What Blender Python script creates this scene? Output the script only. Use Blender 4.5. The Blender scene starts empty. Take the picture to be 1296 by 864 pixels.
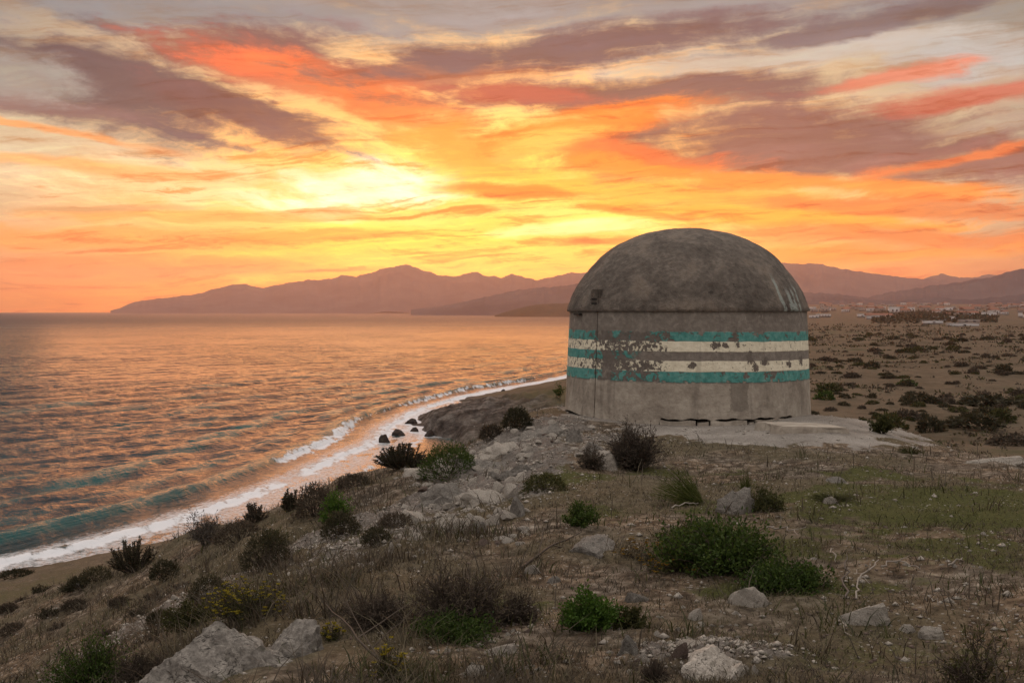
import bpy, bmesh, math, random
import numpy as np
from mathutils import Vector, Matrix

sc = bpy.context.scene
R = math.radians
# ---------------------------------------------------------------- camera
F_PX, CX, CY, HZ = 1600.0, 648.0, 432.0, 393.0     # focal length and horizon in photo pixels
EYE = 2.2                                           # eye height above the bunker floor (m)
SEA = -15.8                                         # sea level
cam_d = bpy.data.cameras.new('camera')
cam = bpy.data.objects.new('camera', cam_d)
sc.collection.objects.link(cam)
cam_d.sensor_width = 36.0
cam_d.lens = 36.0 * F_PX / 1296.0
cam_d.clip_start = 0.1
cam_d.clip_end = 120000.0
PITCH = math.atan((CY - HZ) / F_PX)
cam.location = (0, 0, EYE)
cam.rotation_euler = (math.pi / 2 - PITCH, 0, 0)
sc.camera = cam
sc.render.resolution_x, sc.render.resolution_y = 1024, 682
sc.view_settings.view_transform = 'Standard'
sc.view_settings.look = 'None'
sc.view_settings.gamma = 1.0
sc.view_settings.exposure = 0.0
sc.view_settings.use_curve_mapping = False
sc.cycles.max_bounces = 6
sc.cycles.diffuse_bounces = 3
sc.cycles.glossy_bounces = 3
sc.cycles.transmission_bounces = 3
sc.cycles.transparent_max_bounces = 6
sc.cycles.volume_bounces = 1
sc.cycles.use_denoising = True
sc.cycles.sample_clamp_indirect = 6.0

def s2l(c):
    return tuple((v / 255 / 12.92) if v / 255 <= 0.04045 else ((v / 255 + 0.055) / 1.055) ** 2.4 for v in c)

# ---------------------------------------------------------------- small node language
class G:
    """wraps a node tree; sockets are combined with plain calls"""
    def __init__(s, tree):
        s.t = tree
    def n(s, typ, **kw):
        nd = s.t.nodes.new(typ)
        for k, v in kw.items():
            setattr(nd, k, v)
        return nd
    def put(s, sock, v):
        if v is None:
            return
        if isinstance(v, bpy.types.NodeSocket):
            s.t.links.new(v, sock)
        else:
            if sock.type == 'RGBA' and len(v) == 3:
                v = tuple(v) + (1.0,)
            sock.default_value = v
    def m(s, op, a, b=None, c=None, clamp=False):
        nd = s.n('ShaderNodeMath', operation=op, use_clamp=clamp)
        for i, v in enumerate((a, b, c)):
            s.put(nd.inputs[i], v)
        return nd.outputs[0]
    def v(s, op, a, b=None, scale=None):
        nd = s.n('ShaderNodeVectorMath', operation=op)
        s.put(nd.inputs[0], a)
        if b is not None:
            s.put(nd.inputs[1], b)
        if scale is not None:
            s.put(nd.inputs['Scale'], scale)
        return nd.outputs['Value'] if op in ('DOT_PRODUCT', 'LENGTH', 'DISTANCE') else nd.outputs[0]
    def xyz(s, a):
        nd = s.n('ShaderNodeSeparateXYZ')
        s.put(nd.inputs[0], a)
        return nd.outputs
    def vec(s, x, y, z=0.0):
        nd = s.n('ShaderNodeCombineXYZ')
        for i, q in enumerate((x, y, z)):
            s.put(nd.inputs[i], q)
        return nd.outputs[0]
    def noise(s, vec, scale, detail=4.0, rough=0.55, dist=0.0, color=False, typ='FBM'):
        nd = s.n('ShaderNodeTexNoise')
        s.put(nd.inputs['Vector'], vec)
        nd.inputs['Scale'].default_value = scale
        nd.inputs['Detail'].default_value = detail
        nd.inputs['Roughness'].default_value = rough
        nd.inputs['Distortion'].default_value = dist
        return nd.outputs['Color' if color else 'Fac']
    def voro(s, vec, scale, feature='F1', out='Distance', rnd=1.0):
        nd = s.n('ShaderNodeTexVoronoi', feature=feature)
        s.put(nd.inputs['Vector'], vec)
        nd.inputs['Scale'].default_value = scale
        nd.inputs['Randomness'].default_value = rnd
        return nd.outputs[out]
    def mr(s, v, a, b, c=0.0, d=1.0, smooth=True):
        nd = s.n('ShaderNodeMapRange', interpolation_type='SMOOTHSTEP' if smooth else 'LINEAR')
        for i, q in enumerate((v, a, b, c, d)):
            s.put(nd.inputs[i], q)
        return nd.outputs[0]
    def mix(s, f, a, b, mode='MIX'):
        nd = s.n('ShaderNodeMix', data_type='RGBA', blend_type=mode)
        s.put(nd.inputs[0], f)
        s.put(nd.inputs[6], a)
        s.put(nd.inputs[7], b)
        return nd.outputs[2]
    def ramp(s, f, stops, interp='LINEAR'):
        nd = s.n('ShaderNodeValToRGB')
        nd.color_ramp.interpolation = interp
        el = nd.color_ramp.elements
        while len(el) > 1:
            el.remove(el[-1])
        for i, (p, c) in enumerate(stops):
            e = el[0] if i == 0 else el.new(p)
            e.position = p
            e.color = tuple(c) + (1.0,)
        s.put(nd.inputs[0], f)
        return nd.outputs[0]

# ---------------------------------------------------------------- world: sunset sky with clouds
SUN_AZ, SUN_EL = R(-1.5), R(7.0)       # azimuth measured from +Y towards +X
world = bpy.data.worlds.new('World')
sc.world = world
world.use_nodes = True
wt = world.node_tree
for nd in list(wt.nodes):
    wt.nodes.remove(nd)
g = G(wt)
D = g.n('ShaderNodeTexCoord').outputs['Generated']
dx, dy, dz = g.xyz(D)
az = g.m('MULTIPLY', g.m('ARCTAN2', dx, dy), F_PX)
el = g.m('MULTIPLY', g.m('ARCSINE', dz), F_PX)
zc = g.m('ADD', g.m('MAXIMUM', dz, 0.0), 0.085)
P = g.vec(g.m('DIVIDE', dx, zc), g.m('DIVIDE', dy, zc), 0.0)           # the cloud sheet seen in perspective
AE0 = g.vec(az, el, 0.0)
# direction-space noise, sheared so that streaks rise towards the right like cirrus fanning out of the sunset
n_big = g.noise(P, 0.55, 5, 0.55, 0.4, color=True)
n_mid = g.noise(g.v('MULTIPLY', AE0, (1 / 170., 1 / 62., 1.0)), 1.0, 6, 0.6, 0.25, color=True)
w1 = g.v('MULTIPLY', g.v('SUBTRACT', n_big, (0.5, 0.5, 0.5)), (110., 30., 0.))
w2 = g.v('MULTIPLY', g.v('SUBTRACT', n_mid, (0.5, 0.5, 0.5)), (64., 26., 0.))
AE = g.v('ADD', AE0, g.v('ADD', w1, w2))
aw, ew = g.xyz(AE)[0], g.xyz(AE)[1]
# wispy streaks along two directions
def streak(sx, sy, ang, seed, detail=7, rough=0.62, dist=0.5):
    c, s_ = math.cos(R(ang)), math.sin(R(ang))
    a = g.v('DOT_PRODUCT', AE, (c / sx, s_ / sx, 0))
    b = g.v('DOT_PRODUCT', AE, (-s_ / sy, c / sy, 0))
    return g.noise(g.vec(a, b, seed), 1.0, detail, rough, dist)
st_r = streak(330, 30, 7, 3.1)
st_l = streak(260, 34, -14, 9.7)
st_f = streak(150, 11, 3, 5.5, 5, 0.6)
side = g.mr(az, -150, 60)
st = g.m('ADD', g.m('MULTIPLY', st_r, side), g.m('MULTIPLY', st_l, g.m('SUBTRACT', 1.0, side)))
puff = g.noise(g.v('MULTIPLY', AE, (1 / 95., 1 / 58., 1.0)), 1.0, 8, 0.66, 0.2)
fine = g.m('SUBTRACT', g.m('ADD', g.m('MULTIPLY_ADD', puff, 0.42, g.m('MULTIPLY', st, 0.42)), g.m('MULTIPLY', st_f, 0.16)), 0.5)

def toang(px, py):
    a = math.atan((px - CX) / F_PX)
    e = math.atan((HZ - py) / F_PX * math.cos(a))
    return a * F_PX, e * F_PX
EXT = 2.6
fine_k = {}
def ell(px, py, rx, ry, rot=0.0, op=1.0, amp=3.9, lo=1.22, hi=0.42, vec=None):
    """soft warped cloud patch: op inside, 0 outside"""
    ca, ce = toang(px, py)
    mp = g.n('ShaderNodeMapping', vector_type='TEXTURE')
    g.put(mp.inputs[0], vec or AE)
    mp.inputs['Location'].default_value = (ca, ce, 0)
    mp.inputs['Rotation'].default_value = (0, 0, R(rot))
    mp.inputs['Scale'].default_value = (rx * EXT, ry * EXT, 1)
    gt = g.n('ShaderNodeTexGradient', gradient_type='SPHERICAL')
    g.put(gt.inputs[0], mp.outputs[0])
    if amp not in fine_k:
        fine_k[amp] = g.m('MULTIPLY', fine, amp / EXT)
    q = g.m('ADD', gt.outputs['Fac'], fine_k[amp])
    return g.mr(q, 1 - lo / EXT, 1 - hi / EXT, 0.0, op)

# clear sky: physical sunset sky plus the glow of thin high cloud round the sun
sky = g.n('ShaderNodeTexSky', sky_type='NISHITA', sun_disc=False)
sky.sun_elevation = SUN_EL
sky.sun_rotation = SUN_AZ
sky.air_density, sky.dust_density, sky.ozone_density = 1.6, 3.0, 1.0
nish = g.v('SCALE', sky.outputs[0], scale=0.05)
ga = g.m('MULTIPLY', g.m('SUBTRACT', aw, toang(610, 300)[0]), 1 / 700.)
ge = g.m('MULTIPLY', g.m('SUBTRACT', ew, toang(610, 300)[1]), 1 / 300.)
gd = g.m('SQRT', g.m('MULTIPLY_ADD', ga, ga, g.m('MULTIPLY', ge, ge)))
clear = g.ramp(g.m('MULTIPLY', gd, 0.25), [
    (0.00, s2l((255, 226, 140))), (0.07, s2l((255, 214, 128))), (0.14, s2l((252, 204, 140))),
    (0.22, s2l((214, 196, 168))), (0.30, s2l((170, 166, 160))), (0.45, s2l((172, 169, 165))),
    (0.7, s2l((188, 183, 176))), (1.0, s2l((188, 184, 180)))])
# low band over the horizon: orange, murkier to the left and right
low = g.mr(ew, 150, 8)
band = g.ramp(g.mr(g.m('ABSOLUTE', g.m('SUBTRACT', aw, 0.0)), 0, 1500, smooth=False), [
    (0.0, s2l((255, 190, 66))), (0.16, s2l((255, 166, 58))), (0.36, s2l((240, 140, 36))), (0.5, s2l((224, 126, 40))),
    (1.0, s2l((150, 120, 118)))])
col = g.mix(g.m('MULTIPLY', low, 0.85), clear, band)
col = g.mix(0.12, col, nish)

# general broken cloud everywhere in the dome (also behind the camera)
cov = g.noise(P, 0.9, 7, 0.6, 0.7)
cmask = g.m('MULTIPLY', g.mr(g.m('MULTIPLY_ADD', fine, 0.5, cov), 0.46, 0.66), 0.75)
away = g.mr(gd, 0.5, 2.2)
ccol = g.mix(away, s2l((232, 140, 66)), s2l((154, 138, 138)))
high = g.mr(el, 330, 640)
col = g.mix(g.m('MULTIPLY', cmask, g.m('MULTIPLY_ADD', high, 0.7, 0.25)), col, ccol)

MAUVE, MAUVE2, DUSK = s2l((112, 97, 99)), s2l((150, 112, 104)), s2l((136, 112, 108))
ORANGE, RED, GOLD, PALE = s2l((246, 134, 54)), s2l((226, 112, 72)), s2l((255, 178, 70)), s2l((238, 222, 200))
YEL = s2l((255, 212, 112))
layers = [
    (648, -10, 950, 85, 0, s2l((156, 154, 153)), .9),
    # px, py, rx, ry, rot, colour, opacity
    (60, 175, 150, 40, -4, s2l((226, 208, 178)), .8), (250, 225, 180, 30, 0, s2l((250, 220, 170)), .7),
    (960, 72, 300, 22, 4, s2l((202, 192, 180)), .85), (1230, 70, 150, 30, 10, s2l((190, 184, 176)), .8),
    (200, 15, 260, 26, 0, s2l((150, 149, 148)), .8), (620, 30, 200, 20, 3, s2l((168, 163, 160)), .7),
    (650, 215, 200, 66, 12, YEL, .97), (560, 320, 300, 26, 2, s2l((255, 208, 100)), .8), (900, 250, 330, 34, -7, GOLD, .85), (560, 300, 330, 24, 3, s2l((255, 212, 92)), .8),
    (455, 238, 135, 34, 4, s2l((255, 240, 206)), .95), (720, 292, 110, 14, 2, s2l((255, 236, 170)), .8),
    # mauve and orange cloud masses
    (150, 112, 225, 60, -7, MAUVE, .95), (40, 128, 150, 14, -6, s2l((150, 122, 116)), .8),
    (320, 62, 150, 34, 2, s2l((140, 108, 104)), .95), (560, 96, 190, 26, 2, s2l((176, 116, 98)), .85), (390, 100, 190, 36, -10, s2l((212, 122, 88)), .85), (350, 84, 95, 20, -4, s2l((246, 134, 86)), .8),
    (320, 150, 150, 32, -14, s2l((130, 100, 96)), .9), (500, 140, 150, 40, -18, s2l((236, 140, 80)), .85), (580, 190, 110, 36, -22, s2l((250, 170, 76)), .8),
    (720, 62, 330, 26, 6, s2l((132, 110, 108)), .96), (1120, 22, 240, 15, 9, s2l((132, 116, 116)), .85),
    (790, 118, 310, 22, 2, s2l((136, 106, 102)), .93), (660, 122, 120, 16, 0, s2l((206, 112, 84)), .7),
    (1010, 180, 360, 52, -3, s2l((146, 110, 102)), .95), (1220, 205, 160, 26, 6, s2l((164, 120, 108)), .85),
    (1130, 96, 90, 12, 6, s2l((232, 144, 110)), .75), (1220, 124, 130, 14, 3, s2l((204, 120, 96)), .85),
    (1250, 160, 90, 10, 4, s2l((196, 176, 156)), .6),
    (740, 160, 150, 22, 10, s2l((255, 150, 50)), .8), (800, 196, 150, 16, -5, s2l((240, 128, 56)), .75),
    (700, 180, 70, 16, 12, YEL, .7),
    (1010, 228, 330, 13, -6, s2l((252, 160, 60)), .8), (1150, 262, 260, 15, -4, s2l((226, 136, 72)), .8),
    (1180, 205, 200, 8, 9, s2l((250, 148, 76)), .7), (980, 276, 300, 12, -4, s2l((255, 178, 66)), .8),
    (1130, 300, 260, 16, -2, s2l((236, 144, 70)), .8), (1080, 322, 260, 12, 0, s2l((246, 164, 66)), .8),
    # golden clouds over the sun and the bands to its left
    (650, 242, 110, 10, -3, s2l((226, 138, 48)), .85), (740, 308, 62, 7, 2, s2l((206, 130, 52)), .85), (805, 272, 90, 6, -8, s2l((232, 146, 50)), .75),
    (330, 270, 330, 9, 1, s2l((246, 170, 92)), .75), (130, 262, 120, 6, 4, s2l((206, 160, 112)), .7), (150, 300, 300, 16, 0, s2l((242, 164, 86)), .75),
    (120, 210, 190, 10, -3, s2l((250, 186, 120)), .8), (40, 158, 150, 7, -8, s2l((255, 176, 100)), .7), (20, 95, 90, 26, -10, s2l((186, 180, 168)), .6),
    (420, 300, 150, 8, 2, s2l((246, 162, 70)), .7), (150, 335, 260, 14, 1, s2l((230, 144, 80)), .7), (420, 342, 60, 3, 0, s2l((190, 120, 66)), .6),
]
for i, (px, py, rx, ry, rot, c, op) in enumerate(layers):
    col = g.mix(ell(px, py, rx, ry, rot, op), col, c)
# thin streaks of shade and light through the whole sheet, strongest low down round the sunset
st2 = streak(190, 10, 5, 21.5, 7, 0.66, 0.3)
st3 = streak(110, 17, -7, 33.5, 7, 0.66, 0.3)
sf = g.m('ADD', g.m('MULTIPLY', st2, 0.6), g.m('MULTIPLY', st3, 0.4))
lowk = g.mr(ew, 420, 120)
shade = g.m('MULTIPLY', g.mr(sf, .50, .64), g.m('MULTIPLY_ADD', lowk, .75, .25))
col = g.v('MULTIPLY', col, g.mix(shade, (1, 1, 1), (.80, .54, .34)))
lite = g.m('MULTIPLY', g.mr(sf, .49, .36), g.m('MULTIPLY_ADD', lowk, .65, .18))
col = g.v('MULTIPLY', col, g.mix(lite, (1, 1, 1), (1.10, 1.20, 1.16)))
# texture of light and shade inside the cloud sheet
tex = g.m('MULTIPLY_ADD', fine, 1.0, 1.0)
tex2 = g.m('MULTIPLY_ADD', g.m('SUBTRACT', cov, 0.5), 0.35, tex)
col = g.v('MULTIPLY', col, g.vec(g.m('POWER', tex2, 0.7), tex2, g.m('POWER', tex2, 1.35)))
# deepen the colours the way a sunset does
sep = g.xyz(col)
col = g.vec(*[g.m('MULTIPLY', g.m('POWER', g.m('MAXIMUM', q_, 0.0), 1.27), 1.22) for q_ in sep])
col = g.v('SCALE', col, scale=g.m('MULTIPLY', g.mr(gd, .95, .0, 1.0, 1.22), g.mr(el, 240, 30, 1.0, 1.18)))
# unseen overhead sky brightened, as in overcast, to light bunker front and ground
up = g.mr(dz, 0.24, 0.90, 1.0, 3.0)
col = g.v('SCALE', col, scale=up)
# below the horizon: the same murky light as just above it
col = g.mix(g.mr(el, -5, -120), col, s2l((120, 96, 90)))
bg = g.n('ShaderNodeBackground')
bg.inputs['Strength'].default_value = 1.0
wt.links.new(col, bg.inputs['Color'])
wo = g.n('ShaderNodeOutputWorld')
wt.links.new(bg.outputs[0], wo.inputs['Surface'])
world.cycles.sampling_method = 'MANUAL'
world.cycles.sample_map_resolution = 512

# ---------------------------------------------------------------- sun: low, wide and weak behind thin cloud
sun_d = bpy.data.lights.new('sun', 'SUN')
sun_d.energy = 1.0
sun_d.angle = R(38)
sun_d.color = (1.0, 0.38, 0.14)
sun = bpy.data.objects.new('sun', sun_d)
sc.collection.objects.link(sun)
sdir = Vector((math.sin(SUN_AZ) * math.cos(SUN_EL), math.cos(SUN_AZ) * math.cos(SUN_EL), math.sin(SUN_EL)))
sun.rotation_euler = sdir.to_track_quat('Z', 'Y').to_euler()
sun.location = (0, 0, 60)
# ---------------------------------------------------------------- helpers: noise, pixels, meshes
rng = np.random.default_rng(7)
random.seed(7)
_perm = np.random.default_rng(3).permutation(256)
_perm = np.concatenate([_perm, _perm, _perm])
_ang = np.random.default_rng(4).random(256) * 2 * np.pi
_gx, _gy = np.cos(_ang), np.sin(_ang)
_g3 = np.random.default_rng(5).normal(size=(256, 3))
_g3 /= np.linalg.norm(_g3, axis=1)[:, None]

def pn2(x, y):
    """gradient noise, about -0.7..0.7"""
    x, y = np.asarray(x, np.float64), np.asarray(y, np.float64)
    xi, yi = np.floor(x).astype(int), np.floor(y).astype(int)
    xf, yf = x - xi, y - yi
    u, v = xf ** 3 * (xf * (xf * 6 - 15) + 10), yf ** 3 * (yf * (yf * 6 - 15) + 10)
    xi &= 255
    yi &= 255
    def gr(ix, iy, fx, fy):
        h = _perm[_perm[ix] + iy]
        return _gx[h] * fx + _gy[h] * fy
    a = gr(xi, yi, xf, yf)
    b = gr(xi + 1, yi, xf - 1, yf)
    c = gr(xi, yi + 1, xf, yf - 1)
    d = gr(xi + 1, yi + 1, xf - 1, yf - 1)
    return (a * (1 - u) + b * u) * (1 - v) + (c * (1 - u) + d * u) * v

def fbm2(x, y, octv=4, gain=0.5, lac=2.03, ridged=False):
    t, amp = 0.0, 1.0
    for i in range(octv):
        q = pn2(x + 17.3 * i, y - 9.1 * i)
        t = t + amp * ((1 - 2 * np.abs(q)) if ridged else q)
        x, y, amp = x * lac, y * lac, amp * gain
    return t

def pn3(p):
    p = np.asarray(p, float)
    pi = np.floor(p).astype(int)
    f = p - pi
    u = f * f * f * (f * (f * 6 - 15) + 10)
    pi &= 255
    t = 0.0
    for i in (0, 1):
        for j in (0, 1):
            for k in (0, 1):
                h = _perm[_perm[_perm[pi[:, 0] + i] + pi[:, 1] + j] + pi[:, 2] + k]
                gv = _g3[h]
                d = gv[:, 0] * (f[:, 0] - i) + gv[:, 1] * (f[:, 1] - j) + gv[:, 2] * (f[:, 2] - k)
                w = (u[:, 0] if i else 1 - u[:, 0]) * (u[:, 1] if j else 1 - u[:, 1]) * (u[:, 2] if k else 1 - u[:, 2])
                t = t + d * w
    return t

def fbm3(p, octv=4, gain=0.5):
    t, amp = 0.0, 1.0
    for i in range(octv):
        t = t + amp * pn3(p * 2.03 ** i + 11.7 * i)
        amp *= gain
    return t

def sstep(a, b, x):
    t = np.clip((np.asarray(x, float) - a) / (b - a), 0, 1)
    return t * t * (3 - 2 * t)

_cp, _sp = math.cos(PITCH), math.sin(PITCH)
def at(px, py, dist):
    """world point seen at a photo pixel at a distance dist (metres along +Y)"""
    cx, cy = (px - CX) / F_PX, (CY - py) / F_PX
    d = (cx, _cp + cy * _sp, -_sp + cy * _cp)
    k = dist / d[1]
    return np.array((d[0] * k, dist, EYE + d[2] * k))

COL = sc.collection
def mesh_from(name, verts, faces, mat=None, smooth=False):
    me = bpy.data.meshes.new(name)
    verts = np.ascontiguousarray(verts, dtype=np.float32)
    if isinstance(faces, np.ndarray):
        n, k = faces.shape
        me.vertices.add(len(verts))
        me.vertices.foreach_set('co', verts.ravel())
        me.loops.add(n * k)
        me.loops.foreach_set('vertex_index', np.ascontiguousarray(faces, dtype=np.int32).ravel())
        me.polygons.add(n)
        me.polygons.foreach_set('loop_start', np.arange(0, n * k, k, dtype=np.int32))
        me.update(calc_edges=True)
    else:
        me.from_pydata([tuple(v) for v in verts], [], faces)
        me.update()
    if smooth:
        me.polygons.foreach_set('use_smooth', np.ones(len(me.polygons), dtype=bool))
    if mat:
        me.materials.append(mat)
    return me

def link(name, data, parent=None, loc=None, rot=None, scale=None, label=None, cat=None, group=None, kind=None):
    o = bpy.data.objects.new(name, data)
    COL.objects.link(o)
    if parent is not None:
        o.parent = parent
    if loc is not None:
        o.location = tuple(loc)
    if rot is not None:
        o.rotation_euler = tuple(rot)
    if scale is not None:
        o.scale = (scale,) * 3 if np.isscalar(scale) else tuple(scale)
    for k, v in (('label', label), ('category', cat), ('group', group), ('kind', kind)):
        if v:
            o[k] = v
    return o

def attr(me, name, arr):
    a = me.attributes.new(name, 'FLOAT', 'POINT')
    a.data.foreach_set('value', np.ascontiguousarray(arr, dtype=np.float32))

def grid_faces(nr, nc, wrap=False):
    i = np.arange(nr - 1)[:, None] * nc
    j = np.arange(nc if wrap else nc - 1)[None, :]
    j2 = (j + 1) % nc
    return np.stack([i + j, i + j2, i + nc + j2, i + nc + j], axis=-1).reshape(-1, 4)

def new_mat(name):
    m = bpy.data.materials.new(name)
    m.use_nodes = True
    t = m.node_tree
    b = t.nodes['Principled BSDF']
    b.inputs['Specular IOR Level'].default_value = 0.25
    return m, G(t), b
def geo(gg, what='Position'):
    return gg.n('ShaderNodeNewGeometry').outputs[what]
def obc(gg):
    return gg.n('ShaderNodeTexCoord').outputs['Object']
def bump(gg, b, h, dist=0.02, strength=1.0, prev=None):
    nd = gg.n('ShaderNodeBump')
    nd.inputs['Distance'].default_value = dist
    nd.inputs['Strength'].default_value = strength
    gg.put(nd.inputs['Height'], h)
    if prev is not None:
        gg.put(nd.inputs['Normal'], prev)
    if b is not None:
        gg.put(b.inputs['Normal'], nd.outputs[0])
    return nd.outputs[0]
def getattr_n(gg, name):
    nd = gg.n('ShaderNodeAttribute')
    nd.attribute_name = name
    return nd.outputs['Fac']

# ---------------------------------------------------------------- lie of the land
COAST = np.array([(-140, 0), (-62, 30), (-50, 50), (-42, 70), (-35.4, 87.5), (-31, 95), (-27, 108), (-23.8, 121), (-20.5, 145), (-17.5, 175),
                  (-17.5, 196), (-16.5, 218), (-9, 262), (13, 331), (45, 450), (120, 800), (240, 1500), (420, 2600), (500, 3300), (9000, 60000)])
COAST_W = COAST.copy()                 # the line the surf follows
for i_, (cx_, cy_) in enumerate([(-34.5, 87.5), (-28, 95), (-20, 108), (-13, 121), (-7.5, 145), (-6.5, 170), (-14, 190), (-15.5, 218)]):
    COAST[4 + i_] = (cx_, cy_)
def surf_x(y):
    return np.interp(y, COAST_W[:, 1], COAST_W[:, 0])
def coast_x(y):
    return np.interp(y, COAST[:, 1], COAST[:, 0])
def inland(x, y):
    """distance inland of the shoreline (negative over the water)"""
    sl = (coast_x(y + 4) - coast_x(y - 4)) / 8.0
    return (x - coast_x(y)) / np.sqrt(1 + sl * sl)

BUNKER = np.array((3.61, 26.15))
CTRL = []
for px, py, d in [
    # the saddle between camera and bunker
    (870, 864, 6.8), (1296, 864, 6.8), (600, 864, 6.9), (400, 864, 7.0), (870, 770, 8.8), (1100, 770, 8.8), (1296, 760, 9.0), (700, 780, 8.7), (560, 780, 9.0),
    (870, 700, 11), (1100, 700, 11), (1296, 690, 11.3), (700, 700, 11.2), (870, 640, 14), (1100, 640, 13.8), (1296, 632, 14.5), (720, 640, 14.2),
    (930, 587, 18.3), (830, 578, 19.0), (1130, 590, 17.6), (1230, 590, 18.0), (1296, 596, 17.4),
    (870, 537, 24.0), (800, 534, 24.3), (950, 536, 24.2), (722, 522, 26.1), (1026, 524, 26.0), (1100, 540, 24.0), (1140, 552, 22.2), (1190, 566, 21.2), (1230, 577, 20.2), (1296, 584, 20.0),
    (760, 560, 20.5), (700, 545, 22.5), (690, 580, 18.5),
    # the seaward slope and its edge
    (700, 512, 27.5), (650, 530, 26.5), (600, 566, 25.0), (510, 590, 26.0), (450, 608, 25.5), (400, 630, 25.5), (330, 655, 27), (260, 680, 28.5), (160, 716, 30.5), (100, 736, 33),
    (640, 600, 19), (600, 650, 15), (600, 600, 19.5), (540, 640, 17), (480, 700, 12.2), (480, 650, 17.2), (420, 680, 15.3), (420, 740, 10.4), (350, 700, 15.5), (330, 680, 18.3),
    (330, 760, 10.0), (400, 800, 8.3), (250, 720, 19), (200, 740, 21), (260, 770, 11.8), (180, 790, 13.5), (100, 780, 21), (100, 820, 15.5), (0, 864, 16.5), (0, 810, 24), (0, 775, 34), (150, 840, 10.5), (60, 864, 13),
    (300, 864, 7.0), (230, 864, 7.8), (180, 864, 9.0), (40, 755, 36)]:
    CTRL.append(at(px, py, d))
CTRL += [np.array(p) for p in [
    (3.7, 26.1, 0.0), (3.7, 31, -.15), (9, 29.5, -.8), (4, 36, -3.0), (10, 37, -6), (16, 30, -6), (0.5, 31, -.7), (-1.5, 36, -4), (-4, 32, -3.2), (-6, 34, -5.0), (-10, 40, -9.5), (4, 48, -11), (20, 44, -12),
    (13, 22, -3.0), (18, 19, -5.0), (13, 15.5, -.4), (17, 12, -1.2), (28, 14, -7), (30, 2, -6), (14, 5, .1), (8, 2, .4), (0, 3, .42), (2, -3, .6), (-3, 4.5, .1), (-6, 3, -1.2), (-6, 9, -1.6),
    (-12, 6, -3.8), (-16, 16, -5.0), (-24, 10, -8.4), (-20, 26, -6.6), (-26, 36, -9.5), (0, -14, 1.2), (20, -20, 0), (-20, -14, -5), (-40, -10, -12), (50, 30, -13), (60, -30, -12), (0, -70, -6),
    (-60, 40, -22), (0, 75, -15), (45, 65, -15), (-30, 70, -16), (90, 0, -15), (0, 150, -18), (150, 150, -18), (-150, 60, -25), (-120, -120, -20), (150, -100, -15)]]
CTRL = np.array(CTRL)
def _warp(x, y):
    r = np.hypot(x, y) + 1e-6
    k = np.log1p(r / 2.0) / r
    return x * k, y * k
_cw = np.stack(_warp(CTRL[:, 0], CTRL[:, 1]), 1)
def _kern(d):
    return np.sqrt(d * d + 0.03 ** 2)
_A = _kern(np.linalg.norm(_cw[:, None] - _cw[None], axis=2))
_n = len(CTRL)
_M = np.zeros((_n + 1, _n + 1))
_M[:_n, :_n] = _A + np.eye(_n) * -0.012
_M[:_n, _n] = 1
_M[_n, :_n] = 1
_W = np.linalg.solve(_M, np.append(CTRL[:, 2], 0))
def knoll(x, y):
    x, y = np.asarray(x, float), np.asarray(y, float)
    wx, wy = _warp(x.ravel(), y.ravel())
    p = np.stack([wx, wy], 1).astype(np.float32)
    c, w = _cw.astype(np.float32), _W[:_n].astype(np.float32)
    out = np.empty(len(p))
    for i in range(0, len(p), 40000):
        q = p[i:i + 40000]
        d2 = (q[:, :1] - c[None, :, 0]) ** 2 + (q[:, 1:] - c[None, :, 1]) ** 2
        out[i:i + 40000] = np.sqrt(d2 + np.float32(0.03 ** 2)) @ w + _W[_n]
    return out.reshape(x.shape)

def low_land(x, y):
    t = inland(x, y)
    r = np.hypot(x, y)
    head = sstep(166, 180, y) * (1 - sstep(196, 222, y))
    tt = t + head * 2.2 * fbm2(x / 9, y / 9, 3)
    plain = 7.6 + 1.6 * fbm2(x / 90 + 5, y / 90, 3) + 0.5 * fbm2(x / 22, y / 22, 3)
    rise = sstep(900, 5200, r) * 34 + sstep(500, 1500, r) * 2.0 * fbm2(x / 400 + 3, y / 400, 3)
    slope = (.225 - .07 * sstep(150, 200, y)) * tt + head * (2.0 * sstep(-0.3, 2.0, tt) + .9 * (fbm2(x / 6, y / 6, 5, .6, ridged=True) - .9) * sstep(0, 5, tt) * (1 - sstep(18, 34, tt)))
    up = np.where(tt > 0, plain + rise - np.logaddexp(0, (plain + rise - slope) / 0.8) * 0.8, 0.0)
    return SEA + np.where(tt > 0, up, np.maximum(0.16 * tt, -6.0))

def height(x, y, fine=True):
    x, y = np.asarray(x, float), np.asarray(y, float)
    r = np.hypot(x, y)
    k = np.where(r < 160, knoll(x, y), -40)
    l = low_land(x, y)
    h = np.maximum(k, l) + np.log1p(np.exp(-np.abs(k - l) / 0.5)) * 0.5 * (np.abs(k - l) < 8)
    if fine:
        near = 1 - sstep(60, 120, r)
        flat = sstep(2.55, 4.0, np.hypot(x - BUNKER[0], y - BUNKER[1]))
        slope = np.clip((0.2 - h) / 1.5, 0, 1)
        h = h + near * flat * ((0.10 + 0.18 * slope) * fbm2(x / 2.3, y / 2.3, 4) + (0.03 + .03 * slope) * fbm2(x / .45 + 9, y / .45, 4, .6))
        h = h + near * 0.055 * rubble_mask(x, y) * fbm2(x / .33, y / .33, 4, .6, ridged=True)
        h = h + sstep(60, 120, r) * (1 - sstep(300, 900, r)) * .35 * fbm2(x / 7, y / 7, 3)
    return h

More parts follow.
